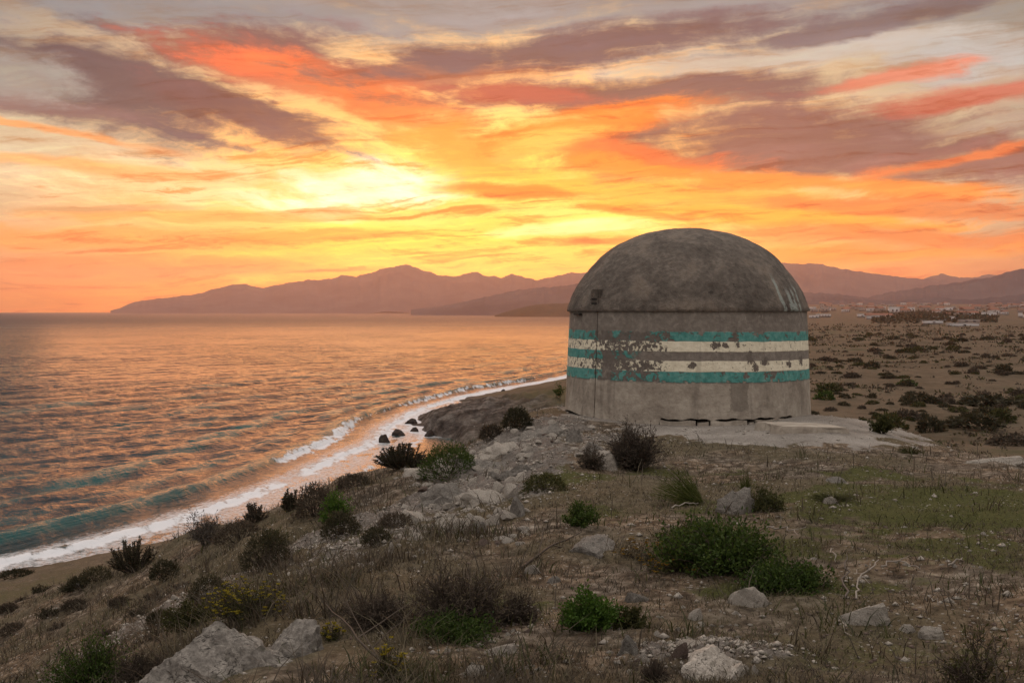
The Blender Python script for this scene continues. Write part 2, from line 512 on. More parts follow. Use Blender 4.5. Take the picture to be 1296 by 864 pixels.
def blob(x, y, px, py, d, rx, ry, rot=0.0, soft=0.6, amp=0.55, sc_=1.3):
    """soft uneven patch on the ground, centred on what a photo pixel shows"""
    c = at(px, py, d)
    ca, sa = math.cos(R(rot)), math.sin(R(rot))
    u, v = x - c[0], y - c[1]
    q = np.hypot((u * ca + v * sa) / rx, (-u * sa + v * ca) / ry)
    near = q < 2.6
    n_ = np.zeros(np.shape(x))
    if near.any():
        n_[near] = amp * fbm2(x[near] * sc_ + 31, y[near] * sc_, 4, .55)
    q = q + n_
    return 1 - sstep(1 - soft, 1 + soft * .4, q)
def rubble_mask(x, y):
    m = blob(x, y, 600, 618, 17.3, 1.5, 4.0, -14)
    m = np.maximum(m, .85 * blob(x, y, 530, 650, 16, .9, 2.4, -25))
    m = np.maximum(m, .8 * blob(x, y, 400, 690, 15.5, .7, 2.2, -35))
    m = np.maximum(m, blob(x, y, 650, 560, 22, 1.5, 3.4, -10))
    m = np.maximum(m, .8 * blob(x, y, 480, 690, 13, .8, 1.6, -30))
    m = np.maximum(m, .7 * blob(x, y, 760, 560, 20.7, .9, 1.4, 0))
    m = np.maximum(m, .75 * blob(x, y, 900, 830, 7.4, .5, .5, 0))
    m = np.maximum(m, .6 * blob(x, y, 220, 770, 13.0, .8, 2.6, -30))
    return m
def ground_at(px, py, lo=4.0, hi=400.0):
    """where the sight line through a photo pixel meets the ground"""
    ds = np.exp(np.linspace(math.log(lo), math.log(hi), 500))
    pts = np.array([at(px, py, d) for d in ds])
    below = pts[:, 2] <= height(pts[:, 0], pts[:, 1])
    i = int(np.argmax(below)) if below.any() else len(ds) - 1
    p = pts[i]
    p[2] = float(height(p[0:1], p[1:2])[0])
    return p
# ---------------------------------------------------------------- ground sheet
th_d = np.linspace(R(-33), R(33), 860)
th = np.concatenate([np.linspace(R(-180), R(-34), 50), th_d, np.linspace(R(34), R(180), 50)[:-1]])
rr = np.concatenate([np.linspace(.6, 5.2, 12, endpoint=False), np.exp(np.linspace(math.log(5.2), math.log(36), 330, endpoint=False)),
                     np.exp(np.linspace(math.log(36), math.log(420), 200, endpoint=False)), np.exp(np.linspace(math.log(420), math.log(11500), 70))])
TH, RR = np.meshgrid(th, rr)
X, Y = RR * np.sin(TH), RR * np.cos(TH)
Z = height(X, Y)
gv = np.stack([X, Y, Z], -1).reshape(-1, 3)
gv = np.vstack([gv, [[0, 0, float(height(np.zeros(1), np.zeros(1))[0])]]])
nr, nc = X.shape
gf = grid_faces(nr, nc, wrap=True)[:, ::-1]
fan = np.array([(len(gv) - 1, (j + 1) % nc, j, j) for j in range(nc)])
x, y = gv[:, 0], gv[:, 1]
rad = np.hypot(x, y)
bd = np.hypot(x - BUNKER[0], y - BUNKER[1])
ap_th = np.arctan2(x - BUNKER[0], -(y - BUNKER[1]))
ap_r = np.interp(ap_th, [-3.2, -1.6, -1.1, -.55, -.2, .25, .8, 1.3, 1.8, 3.2], [2.9, 2.75, 2.9, 3.4, 5.2, 6.9, 5.3, 3.9, 3.2, 2.9])
A_apron = 1 - sstep(-.7, .35, bd - ap_r - 1.3 * fbm2(x / 1.1, y / 1.1, 5, .6))
A_rub = rubble_mask(x, y)
A_green = np.zeros_like(x)
for (px, py, d, rx, ry, ro, w) in [(1180, 640, 13.8, 2.6, 2.2, 10, 1.), (1240, 700, 11, 1.6, 1.3, 0, .75), (1100, 605, 16.5, 1.0, .8, 0, .8), (950, 690, 11.3, 1.0, .9, 0, .9), (1010, 740, 9.6, .8, .6, 0, .8),
                                   (700, 610, 16.5, .8, 1.3, 0, .75), (740, 650, 13.6, .6, .8, 0, .7), (590, 780, 9, .9, .6, 0, .6), (40, 750, 40, 5, 22, 0, .4), (0, 740, 55, 7, 22, 0, .5), (690, 495, 175, 9, 75, 0, .8),
                                   (1100, 820, 7.6, 1.4, .8, 0, .45), (860, 600, 17.3, 1.1, .6, 0, .7), (420, 690, 14.5, .5, 1.5, -30, .5), (1230, 640, 14, 2, 2, 0, .8), (950, 830, 7.5, .6, .3, 0, .4)]:
    A_green = np.maximum(A_green, w * blob(x, y, px, py, d, rx, ry, ro, .75, .8))
A_green *= (1 - A_apron)
A_dry = np.clip(.5 + 1.3 * fbm2(x / 2.7 + 40, y / 2.7, 4), 0, 1)
A_far = sstep(45, 110, rad)
head_rock = sstep(150, 185, y) * (1 - sstep(230, 260, y)) * (1 - sstep(9, 17, inland(x, y) + 5 * fbm2(x / 8, y / 8, 3)))
head_rock = np.maximum(head_rock, (1 - sstep(1.2, 4.0, inland(x, y))) * sstep(-20, -2, inland(x, y)) * .7)
gm = mesh_from('ground', gv, np.vstack([gf, fan[:, :4]]) if False else gf, smooth=True)
for nme, arr in (('apron', A_apron), ('rubble', A_rub), ('green', A_green), ('dry', A_dry), ('faraway', A_far), ('headrock', head_rock)):
    attr(gm, nme, arr)

m_ground, g2, b2 = new_mat('ground_soil_grass_rock')
pos = geo(g2)
n1 = g2.noise(pos, 0.9, 6, .6)
n2 = g2.noise(pos, 7.0, 6, .65)
n3 = g2.noise(pos, 38.0, 4, .7)
a_ap, a_ru, a_gr, a_dr, a_fa, a_hr = [getattr_n(g2, k) for k in ('apron', 'rubble', 'green', 'dry', 'faraway', 'headrock')]
soil = g2.ramp(n2, [(.32, (.026, .020, .014)), (.45, (.080, .062, .045)), (.56, (.155, .126, .097)), (.70, (.33, .29, .24))])
soil2 = g2.mix(g2.mr(n1, .4, .62), soil, g2.v('MULTIPLY', soil, (1.05, .93, .80)))
dryc = g2.ramp(n3, [(.3, (.040, .033, .019)), (.55, (.098, .080, .046)), (.8, (.18, .15, .092))])
c = g2.mix(g2.m('MULTIPLY', g2.mr(g2.m('MULTIPLY_ADD', n2, .5, a_dr), .55, 1.0), .75), soil2, dryc)
grn = g2.ramp(n3, [(.25, (.027, .030, .010)), (.55, (.066, .068, .021)), (.8, (.13, .125, .042))])
c = g2.mix(g2.mr(g2.m('MULTIPLY_ADD', g2.m('SUBTRACT', n2, .5), 1.3, a_gr), .30, .75), c, grn)
# small pale chips scattered in the soil
vo = g2.voro(g2.v('ADD', pos, g2.v('SCALE', g2.noise(pos, 20, 2, .5, color=True), scale=.03)), 16.0)
chip = g2.m('MULTIPLY', g2.mr(vo, .26, .15), g2.mr(g2.m('MULTIPLY_ADD', a_ru, .3, n1), .44, .62))
chipc = g2.ramp(n3, [(.3, (.22, .20, .17)), (.7, (.45, .42, .375))])
c = g2.mix(chip, c, chipc)
vo2 = g2.voro(pos, 5.2, rnd=1.0)
rock = g2.ramp(g2.m('MULTIPLY_ADD', n3, .5, g2.m('MULTIPLY', n2, .5)), [(.3, (.040, .034, .030)), (.5, (.125, .110, .096)), (.7, (.28, .255, .225))])
rm = g2.mr(g2.m('MULTIPLY_ADD', g2.m('SUBTRACT', n2, .5), 1.1, a_ru), .42, .72)
c = g2.mix(rm, c, rock)
apc = g2.ramp(g2.m('MULTIPLY_ADD', n3, .45, g2.m('MULTIPLY', n1, .55)), [(.34, (.11, .096, .083)), (.5, (.225, .203, .178)), (.66, (.36, .33, .295))])
c = g2.mix(g2.mr(g2.m('MULTIPLY_ADD', g2.m('SUBTRACT', n2, .5), .9, a_ap), .35, .65), c, apc)
# the plain and the shore further off
nf1 = g2.noise(pos, .045, 6, .6)
nf2 = g2.noise(pos, .5, 8, .75)
farc = g2.ramp(g2.m('MULTIPLY_ADD', nf2, .5, g2.m('MULTIPLY', nf1, .5)), [(.34, (.040, .033, .018)), (.46, (.080, .060, .038)), (.56, (.118, .088, .060)), (.68, (.17, .13, .092))])
farc = g2.mix(g2.mr(g2.m('MULTIPLY_ADD', nf2, .4, nf1), .72, .90), farc, (.045, .046, .020))
farc = g2.mix(g2.m('MULTIPLY', a_gr, .8), farc, (.060, .056, .024))
c = g2.mix(a_fa, c, farc)
hrc = g2.ramp(g2.noise(g2.v('MULTIPLY', pos, (1., 1., 2.2)), .35, 8, .72), [(.36, (.028, .022, .019)), (.5, (.11, .092, .080)), (.62, (.27, .24, .21))])
c = g2.mix(a_hr, c, hrc)
g2.put(b2.inputs['Base Color'], c)
b2.inputs['Roughness'].default_value = .95
b2.inputs['Specular IOR Level'].default_value = .12
hgt = g2.m('MULTIPLY_ADD', n3, .35, g2.m('MULTIPLY_ADD', n2, .8, g2.m('MULTIPLY', chip, .35)))
bn = bump(g2, None, hgt, .045, .9)
bump(g2, b2, g2.m('MULTIPLY', g2.noise(pos, .5, 8, .72), a_hr), 2.2, 1.0, bn)
gm.materials.append(m_ground)
link('ground', gm, kind='structure', label='dry scrubby headland ground sloping down to the sea', cat='ground')

# ---------------------------------------------------------------- sea
sth = np.concatenate([np.linspace(R(-75), R(-30), 40, endpoint=False), np.linspace(R(-30), R(10), 760), np.linspace(R(11), R(35), 20)])
sr = np.concatenate([np.exp(np.linspace(math.log(40), math.log(330), 560, endpoint=False)), np.exp(np.linspace(math.log(330), math.log(1500), 330, endpoint=False)),
                     np.exp(np.linspace(math.log(1500), math.log(11800), 45))])
TH, RR = np.meshgrid(sth, sr)
X, Y = RR * np.sin(TH), RR * np.cos(TH)
s_off = -inland(X, Y)
_sl = (surf_x(Y + 4) - surf_x(Y - 4)) / 8
s_s = -(X - surf_x(Y)) / np.sqrt(1 + _sl * _sl)
s_w = s_s + 2.2 * fbm2(X / 50, Y / 50, 2) + .12 * fbm2(X / 9 + 7, Y / 9, 2)
Zs = np.zeros_like(X)
crest = np.zeros_like(X)
foam = np.zeros_like(X)
for s0, amp, w, br in [(2.0, .30, .8, 1.0), (8.2, .85, 1.35, .75), (14.0, .60, 1.7, 0), (21.5, .75, 2.2, 0), (31, .42, 3.2, 0), (41, .5, 3.6, 0), (54, .4, 4.2, 0), (68, .42, 5, 0), (85, .36, 5, 0)]:
    along = np.clip(.62 + 1.0 * fbm2(Y / 34 + s0 * 3.7, s0 * 1.3 + X / 160, 3), 0.05, 1.3)
    if br == .75:
        along = np.clip(along + .35, .5, 1.25)
    u = s_w - s0
    sh = np.where(u > 0, np.exp(-(u / (w * 1.9)) ** 2), np.exp(-(u / (w * .62)) ** 2))     # steep towards the shore
    Zs += amp * along * sh
    crest = np.maximum(crest, sh * along * amp)
    if br:
        lace = fbm2(X / 1.1, Y / 2.6, 4, .62)
        if s0 < 4:
            fm = (1 - sstep(.2, 1.9, np.abs(u + .5) + 1.5 * lace)) * sstep(.18, .55, along + .22)
            fm = np.maximum(fm, .75 * sstep(.05, .40, fbm2(X / 1.6, Y / 4.5, 4, .6)) * (1 - sstep(2.5, 6.5, s_w)) * sstep(-.5, 1, s_w))
        else:
            seg = sstep(118, 160, Y + 14 * fbm2(X / 20, Y / 20, 2)) * (1 - sstep(185, 232, Y)) + sstep(205, 240, Y) * (1 - sstep(310, 360, Y)) * .8
            fm = np.clip((1 - sstep(.1, 1.5, np.abs(u + .8) + 1.1 * lace + 2.2 * (1 - np.clip(seg, 0, 1)))), 0, 1)
            fm = np.maximum(fm, .55 * sstep(.12, .5, fbm2(X / 2.0 + 3, Y / 4.0, 4, .6)) * sstep(-6.5, -4, u) * (1 - sstep(-1.5, .2, u)) * (.45 + .55 * seg))
        foam = np.maximum(foam, fm)
chop = 0
for (dx_, dy_, L, A) in [(.86, -.5, 14, .15), (.75, -.66, 9.0, .12), (.93, -.36, 6.2, .085), (.6, -.8, 4.3, .06), (.98, -.2, 3.1, .045)]:
    ph = (X * dx_ + Y * dy_) / L * 2 * np.pi + 2.6 * fbm2(X / (L * 2.2), Y / (L * 2.2), 2)
    q = np.sin(ph)
    chop = chop + A * (q + .35 * np.cos(2 * ph)) * (.6 + 1.1 * np.clip(fbm2(X / 45 + L, Y / 45, 2) + .35, 0, 1)) * (1 - sstep(L * 45, L * 110, RR))
Zs += (chop + .16 * fbm2(X / 3.2, Y / 3.2, 3) * (1 - sstep(150, 500, RR))) * sstep(-2, 16, s_s) + .03 * fbm2(X / 1.2, Y / 1.2, 3)
Zs *= sstep(-7, 0.0, s_off)
spent = sstep(.55, .95, fbm2(X / 3.0 + 9, Y / 7.0, 4, .55, ridged=True)) * sstep(-9, -2, s_w) * (1 - sstep(3, 8, s_w))
foam = np.maximum(foam, .62 * spent)
u4 = s_w + 4.2 + 1.2 * fbm2(X / 12, Y / 12, 2)
foam = np.maximum(foam, .75 * (1 - sstep(.1, 1.2, np.abs(u4) + 1.1 * fbm2(X / 1.3, Y / 2.6, 4, .6))))
rocky = sstep(170, 185, Y) * (1 - sstep(225, 250, Y))
foam = np.maximum(foam, rocky * (1 - sstep(1.5, 6.5, np.abs(s_off) + 2.5 * fbm2(X / 3, Y / 3, 4, .6))) * .8)
far_shore = (1 - sstep(1.0, 5.0, np.abs(s_off - 1.5) + 1.5 * fbm2(X / 4, Y / 8, 3))) * sstep(240, 260, Y) * (1 - sstep(420, 600, Y))
foam = np.maximum(foam, far_shore * .8)
sv = np.stack([X, Y, SEA + Zs], -1).reshape(-1, 3)
sm = mesh_from('sea', sv, grid_faces(*X.shape)[:, ::-1], smooth=True)
attr(sm, 'foam', np.clip(foam, 0, 1).ravel())
attr(sm, 'crest', np.clip(crest, 0, 1).ravel())
attr(sm, 'shallow', np.clip(1 - s_s / 14, 0, 1).ravel())
m_sea, g3, b3 = new_mat('sea_water')
pos = geo(g3)
fo, cr, shw = getattr_n(g3, 'foam'), getattr_n(g3, 'crest'), getattr_n(g3, 'shallow')
wcol = g3.mix(g3.mr(cr, .12, .55), (.010, .022, .030), (.006, .075, .078))
wcol = g3.mix(g3.m('MULTIPLY', shw, .55), wcol, (.045, .075, .070))
lacen = g3.noise(pos, 2.2, 6, .7)
fmask = g3.mr(g3.m('MULTIPLY_ADD', g3.m('SUBTRACT', lacen, .5), 1.1, fo), .36, .95)
wc = g3.mix(fmask, wcol, (.66, .68, .71))
g3.put(b3.inputs['Base Color'], wc)
b3.inputs['IOR'].default_value = 1.333
b3.inputs['Specular Tint'].default_value = (1.0, .86, .80, 1)
b3.inputs['Specular IOR Level'].default_value = .5
dist = g3.v('LENGTH', pos)
# ripples: short-crested and a little stretched along the swell, coarser with distance
e1 = g3.noise(g3.v('MULTIPLY', pos, (1.0, .55, 1.0)), 1.5, 5, .6, .3)
e2 = g3.noise(g3.v('MULTIPLY', pos, (.30, .16, 1.0)), 1.0, 5, .62, .3)
e3 = g3.noise(g3.v('MULTIPLY', pos, (.045, .02, 1.0)), 1.0, 6, .66, .3)
k2 = g3.mr(dist, 90, 400)
k3 = g3.mr(dist, 300, 1800)
g3.put(b3.inputs['Roughness'], g3.m('MULTIPLY_ADD', fmask, .6, g3.mr(dist, 90, 2500, .10, .40)))
patch = g3.mr(g3.noise(g3.v('MULTIPLY', pos, (.012, .005, 1.0)), 1.0, 4, .6), .34, .62, .45, 1.15)
nb = bump(g3, None, g3.m('MULTIPLY', e1, patch), .34, 1.0)
nb = bump(g3, None, g3.m('MULTIPLY', e2, g3.m('MULTIPLY', k2, patch)), 2.5, 1.0, nb)
nb = bump(g3, b3, g3.m('MULTIPLY', e3, k3), 8.0, 1.0, nb)
dk = g3.n('ShaderNodeBsdfDiffuse')
g3.put(dk.inputs[0], wc)
mxs = g3.n('ShaderNodeMixShader')
mxs.inputs[0].default_value = .50            # wave faces turned away from the sky
m_sea.node_tree.links.new(b3.outputs[0], mxs.inputs[1])
m_sea.node_tree.links.new(dk.outputs[0], mxs.inputs[2])
m_sea.node_tree.links.new(mxs.outputs[0], m_sea.node_tree.nodes['Material Output'].inputs['Surface'])
sm.materials.append(m_sea)
link('sea', sm, kind='structure', label='sea catching the sunset with waves breaking along the shore', cat='sea')

# ---------------------------------------------------------------- mountains across the bay
def mountain_mat(name, c1, c2):
    m, gg, b = new_mat(name)
    p = geo(gg)
    n = gg.noise(p, .004, 6, .65)
    gg.put(b.inputs['Base Color'], gg.ramp(n, [(.35, c1), (.65, c2)]))
    b.inputs['Roughness'].default_value = 1.0
    b.inputs['Specular IOR Level'].default_value = 0.0
    return m
m_mtn = mountain_mat('mountain_scrub_rock', (.042, .042, .052), (.09, .084, .09))
m_wood = mountain_mat('wooded_hill', (.022, .024, .016), (.06, .052, .036))
def mountain(name, prof, dist, depth, mat, label, seed, base=SEA - 2, rough=.22, nz=46, ncol=360):
    """a range of hills: the crest line follows prof (photo pixels) and the flanks run down in spurs and gullies"""
    pr = np.array(prof, float)
    px = np.linspace(pr[0, 0], pr[-1, 0], ncol)
    py = np.interp(px, pr[:, 0], pr[:, 1])
    py = py + 1.8 * fbm2(px / 11.0 + seed, px * 0 + seed, 5, .6) * np.clip((HZ - py) / 20, .15, 1)
    ax = (px - CX) / F_PX
    crest_h = EYE + (HZ - py) / F_PX * dist - base
    v = np.linspace(-1, 1, nz)
    wx = ax[None, :] * dist
    off = .16 * fbm2(wx / (depth * .9) + seed, wx * 0 + 2.2, 3)
    wy = dist + v[:, None] * depth + 0 * wx
    pro = np.clip(1 - np.abs(v[:, None] - off) ** 1.15, 0, 1)
    rid = fbm2(wx / (depth * .33) + seed, wy / (depth * .55) + seed, 5, .55, ridged=True)
    edge = np.abs(v[:, None] - off)
    h = pro * (1 + rough * (rid - .8) * np.clip(edge * 3, 0, 1))
    h = h / np.maximum(h.max(axis=0, keepdims=True), .2)
    Xm = ax[None, :] * wy
    Zm = base + h * crest_h[None, :] * (wy / dist)
    me = mesh_from(name, np.stack([Xm, wy, Zm], -1).reshape(-1, 3), grid_faces(nz, ncol)[:, ::-1], mat, True)
    return link(name, me, kind='structure', label=label, cat='mountain')
mountain('mountain', [(140, 393), (152, 390), (164, 384), (180, 380), (210, 377), (250, 372), (270, 366), (290, 361), (312, 359), (330, 364), (345, 362), (365, 358), (385, 355), (420, 353), (432, 348), (452, 350), (470, 344), (492, 339), (515, 334.5),
                      (535, 342), (560, 349), (578, 350), (592, 346), (602, 343.5), (616, 349), (634, 351), (648, 346.5), (664, 351), (680, 354), (704, 349), (722, 345), (745, 344), (800, 348), (880, 343), (950, 338), (990, 332), (1012, 335), (1030, 333),
                      (1052, 337), (1080, 343), (1110, 347), (1150, 352), (1230, 357), (1420, 368)],
         9600, 1400, m_mtn, 'long hazy mountain range across the bay with a pointed summit', 1.7, ncol=700)
mountain('mountain', [(1130, 366), (1160, 356), (1178, 350), (1191, 346), (1204, 350), (1230, 352), (1250, 347), (1270, 350), (1320, 344), (1420, 352)], 10600, 900, m_mtn, 'faint pointed far peak behind the ridge at the right edge', 8.1, ncol=160)
mountain('mountain', [(1040, 392), (1080, 381), (1120, 371), (1150, 366), (1180, 362), (1215, 357), (1245, 352), (1270, 346), (1296, 340), (1340, 330), (1420, 322)], 5600, 900, m_mtn, 'mauve ridge climbing towards the right edge beyond the town', 3.3, ncol=300)
mountain('mountain', [(520, 392), (560, 387), (600, 379), (640, 370), (670, 365), (700, 363), (740, 358), (800, 360), (880, 364), (1000, 369), (1060, 372), (1120, 380), (1200, 386)], 5200, 500, m_mtn, 'paler foothill ridge under the long mountain range', 5.9, ncol=360)
mountain('mountain', [(960, 388), (1020, 381), (1080, 378), (1130, 381), (1180, 377), (1230, 379), (1296, 372), (1420, 368)], 4300, 450, m_mtn, 'low hazy hills directly behind the town', 6.6, ncol=260)
mountain('headland', [(626, 399), (640, 394.5), (655, 390.5), (672, 386.5), (690, 384.5), (712, 384), (740, 383), (800, 386), (880, 392)], 3900, 300, m_wood, 'low dark headland reaching into the bay left of the bunker', 2.4, ncol=140)
# ---------------------------------------------------------------- bunker: round concrete pillbox with a domed roof
RT, RB, ZT = 2.425, 2.525, 2.20            # wall radius at top and base, height of the eave
bunker = link('bunker', None, loc=(BUNKER[0], BUNKER[1], 0.0), label='round concrete bunker with domed roof and faded teal and white stripes', cat='bunker')
FACE = math.atan2(-BUNKER[1], -BUNKER[0])         # direction from the bunker to the camera
def ba(px):
    """angle on the wall (0 = facing the camera, + to the right) of a photo column"""
    return math.asin(max(-1, min(1, (px - 868.0) / 151.0)))
def bxy(a, r):
    return np.cos(FACE + a) * r, np.sin(FACE + a) * r

def concrete(name, dark=1.0, paint=False, dome=False):
    m, gg, b = new_mat(name)
    p = obc(gg)
    na = gg.noise(p, 1.6, 7, .62, .3)
    nb_ = gg.noise(p, 9.0, 6, .65)
    nc_ = gg.noise(p, 55.0, 3, .6)
    ps = gg.v('MULTIPLY', p, (2.6, 2.6, .28))
    drip = gg.noise(ps, 2.2, 5, .6)
    if dome:
        base = gg.ramp(gg.m('MULTIPLY_ADD', nb_, .45, gg.m('MULTIPLY', na, .55)), [(.36, (.075, .063, .053)), (.5, (.135, .114, .096)), (.62, (.215, .184, .155))])
    else:
        base = gg.ramp(gg.m('MULTIPLY_ADD', nb_, .35, gg.m('MULTIPLY', na, .65)), [(.36, (.215, .182, .148)), (.5, (.345, .302, .250)), (.62, (.46, .412, .345))])
        base = gg.mix(gg.m('MULTIPLY', gg.mr(drip, .50, .68), .22), base, (.125, .105, .088))
    z = gg.xyz(p)[2]
    if paint:
        px_, py_, _ = gg.xyz(p)
        # angle about the axis measured from the camera-facing side, + to the right as seen
        cf, sf = math.cos(FACE), math.sin(FACE)
        ca = gg.m('MULTIPLY_ADD', px_, cf, gg.m('MULTIPLY', py_, sf))
        sa = gg.m('MULTIPLY_ADD', py_, cf, gg.m('MULTIPLY', px_, -sf))
        an = gg.m('ARCTAN2', sa, ca)
        zz = gg.m('MULTIPLY_ADD', gg.m('SUBTRACT', gg.noise(p, 3.5, 3, .5), .5), .035, z)
        zz = gg.m('MULTIPLY_ADD', an, 0.012, zz)
        def bandm(z0, z1, e0=.010, e1=.010):
            return gg.m('MULTIPLY', gg.mr(zz, z0 - e0, z0 + e0), gg.mr(zz, z1 + e1, z1 - e1))
        leftpart = gg.mr(gg.m('MULTIPLY_ADD', nb_, .3, an), ba(822) + .12, ba(800) + .12)
        fl = gg.noise(p, 7.5, 9, .66, .5)
        fl2 = gg.noise(g_v := gg.v('ADD', p, (7.1, 3.3, 1.7)), 14.0, 8, .66, .4)
        big = gg.noise(gg.v('ADD', p, (2.2, 9.3, .4)), 2.3, 4, .55, .3)
        wearL = gg.m('MULTIPLY', gg.mr(an, ba(735), ba(775)), gg.mr(an, ba(858), ba(825)))       # the flaked stretch left of centre
        # teal: top edge ragged, bottom edge ragged
        rag = gg.m('MULTIPLY_ADD', gg.m('SUBTRACT', fl, .5), .5, gg.m('MULTIPLY', gg.m('SUBTRACT', big, .5), .55))
        rag2 = gg.m('MAXIMUM', gg.m('SUBTRACT', gg.m('ABSOLUTE', rag), .055), 0.0)
        zt1 = gg.m('ADD', zz, rag2)
        teal1 = gg.m('MULTIPLY', gg.mr(zz, 1.61, 1.63), gg.mr(zt1, 1.815, 1.795))
        zt2 = gg.m('SUBTRACT', zz, gg.m('MULTIPLY', rag2, .9))
        teal2 = gg.m('MULTIPLY', gg.mr(zt2, .84, .86), gg.mr(zz, 1.06, 1.04))
        tealm = gg.m('MULTIPLY', bandm(1.25, 1.43), leftpart)
        teal = gg.m('MAXIMUM', gg.m('MAXIMUM', teal1, teal2), tealm)
        white = gg.m('MAXIMUM', bandm(1.425, 1.62, .006, .006), bandm(1.053, 1.253, .006, .006))
        flake_t = gg.mr(gg.m('MULTIPLY_ADD', wearL, .11, fl), .60, .62)
        flake_t = gg.m('MAXIMUM', flake_t, gg.mr(gg.m('MULTIPLY_ADD', wearL, .09, big), .62, .64))
        flake_w = gg.mr(gg.m('MULTIPLY_ADD', gg.m('MAXIMUM', wearL, gg.m('MULTIPLY', leftpart, .6)), .15, fl2), .615, .64)
        flake_w = gg.m('MAXIMUM', flake_w, gg.mr(gg.m('MULTIPLY_ADD', gg.m('MULTIPLY', wearL, leftpart), .15, fl), .66, .68))
        # the bare plaster patch that interrupts the lower white band right of the crack
        bare = gg.m('MULTIPLY', gg.mr(an, ba(768), ba(771)), gg.mr(gg.m('MULTIPLY_ADD', z, -.22, an), ba(784) - .235, ba(781) - .235))
        bare = gg.m('MULTIPLY', bare, gg.mr(z, 1.30, 1.24))
        tcol = gg.ramp(nb_, [(.32, (.062, .215, .195)), (.5, (.098, .30, .272)), (.68, (.17, .36, .33))])
        wcol_ = gg.ramp(nb_, [(.3, (.70, .64, .49)), (.6, (.86, .80, .63)), (.8, (.90, .85, .70))])
        keep_t = gg.m('MULTIPLY', gg.m('SUBTRACT', 1.0, flake_t), gg.m('SUBTRACT', 1.0, bare))
        keep_w = gg.m('MULTIPLY', gg.m('SUBTRACT', 1.0, flake_w), gg.m('SUBTRACT', 1.0, bare))
        pt = gg.m('MULTIPLY', teal, keep_t)
        pw = gg.m('MULTIPLY', white, keep_w)
        # under the stripes an old smooth grey coat, darker where the paint has come off
        coat = gg.mr(gg.m('MULTIPLY_ADD', rag2, -1.5, zz), .80, .86)
        coatc = gg.mix(gg.mr(nb_, .4, .7), (.17, .148, .130), (.25, .222, .195))
        base = gg.mix(gg.m('MULTIPLY', coat, .8), base, coatc)
        scab = gg.m('MULTIPLY', gg.m('MAXIMUM', gg.m('MULTIPLY', white, flake_w), gg.m('MULTIPLY', teal, flake_t)), .55)
        base = gg.mix(scab, base, (.11, .094, .084))
        # pale rub marks high on the wall and light lime bloom near the foot
        rub = gg.m('MULTIPLY', gg.mr(gg.noise(gg.v('ADD', p, (4, 1, 9)), 4.2, 4, .55, .5), .61, .66), gg.mr(z, 1.85, 1.95))
        base = gg.mix(gg.m('MULTIPLY', rub, .6), base, (.36, .33, .29))
        foot = gg.m('MULTIPLY', gg.mr(fl, .52, .66), gg.mr(z, .42, .05))
        base = gg.mix(gg.m('MULTIPLY', foot, .5), base, (.40, .36, .30))
        # single chips and scabs in the right-hand stretch of the stripes, and the damp patch below them
        chips = None
        for cpx, cpy, rw, rh in ((874, 461, 5, 3.5), (947, 464, 3.5, 6), (958, 457, 6, 5), (988, 461, 3.5, 4), (1004, 457, 2.5, 7), (901, 436, 6, 5), (927, 435, 2.5, 4), (913, 436, 4, 3), (941, 452, 4, 8), (845, 424, 5, 6), (925, 424, 4, 5), (822, 462, 4, 3)):
            a0, z0 = ba(cpx), 2.2 - (cpy - 393) / 1600 * 24.2
            k_ = 1600 / 24.2
            va = gg.m('MULTIPLY', gg.m('SUBTRACT', an, a0), 2.5 * k_ / rw * max(.25, math.cos(a0)))
            vz = gg.m('MULTIPLY', gg.m('SUBTRACT', z, z0), k_ / rh)
            q_ = gg.m('MULTIPLY_ADD', va, va, gg.m('MULTIPLY_ADD', vz, vz, gg.m('MULTIPLY', gg.m('SUBTRACT', fl2, .5), 8.0)))
            mk_ = gg.mr(q_, 1.15, .85)
            chips = mk_ if chips is None else gg.m('MAXIMUM', chips, mk_)
        pt = gg.m('MULTIPLY', pt, gg.m('SUBTRACT', 1.0, chips))
        pw = gg.m('MULTIPLY', pw, gg.m('SUBTRACT', 1.0, chips))
        base = gg.mix(gg.m('MULTIPLY', chips, .6), base, (.12, .10, .085))
        a0 = ba(928)
        va = gg.m('MULTIPLY', gg.m('SUBTRACT', an, a0), 1 / .085)
        vz = gg.m('MULTIPLY', gg.m('SUBTRACT', z, .60), 1 / .30)
        q_ = gg.m('ADD', gg.m('MAXIMUM', gg.m('ABSOLUTE', va), gg.m('ABSOLUTE', vz)), gg.m('MULTIPLY', gg.m('SUBTRACT', fl, .5), 1.1))
        base = gg.mix(gg.mr(q_, 1.0, .8, 0.0, .6), base, (.15, .128, .105))
        base = gg.mix(pt, base, tcol)
        base = gg.mix(pw, base, wcol_)
        base = gg.mix(gg.m('MULTIPLY', gg.mr(drip, .58, .72), .25), base, (.12, .10, .085))
        pb = gg.m('MULTIPLY', gg.m('MAXIMUM', pt, pw), .6)
    if dome:
        # pits, pale grit, rust-brown weathering and the pale runs of paint near the right edge of the rim
        grit = gg.mr(nc_, .66, .74)
        base = gg.mix(gg.m('MULTIPLY', grit, .35), base, (.30, .265, .225))
        pit = gg.mr(gg.noise(p, 6.5, 2, .5), .70, .76)
        base = gg.mix(gg.m('MULTIPLY', pit, .7), base, (.035, .029, .025))
        base = gg.mix(gg.m('MULTIPLY', gg.mr(na, .50, .66), .5), base, (.19, .15, .115))
        px_, py_, _ = gg.xyz(p)
        cf, sf = math.cos(FACE), math.sin(FACE)
        an = gg.m('ARCTAN2', gg.m('MULTIPLY_ADD', py_, cf, gg.m('MULTIPLY', px_, -sf)), gg.m('MULTIPLY_ADD', px_, cf, gg.m('MULTIPLY', py_, sf)))
        run = None
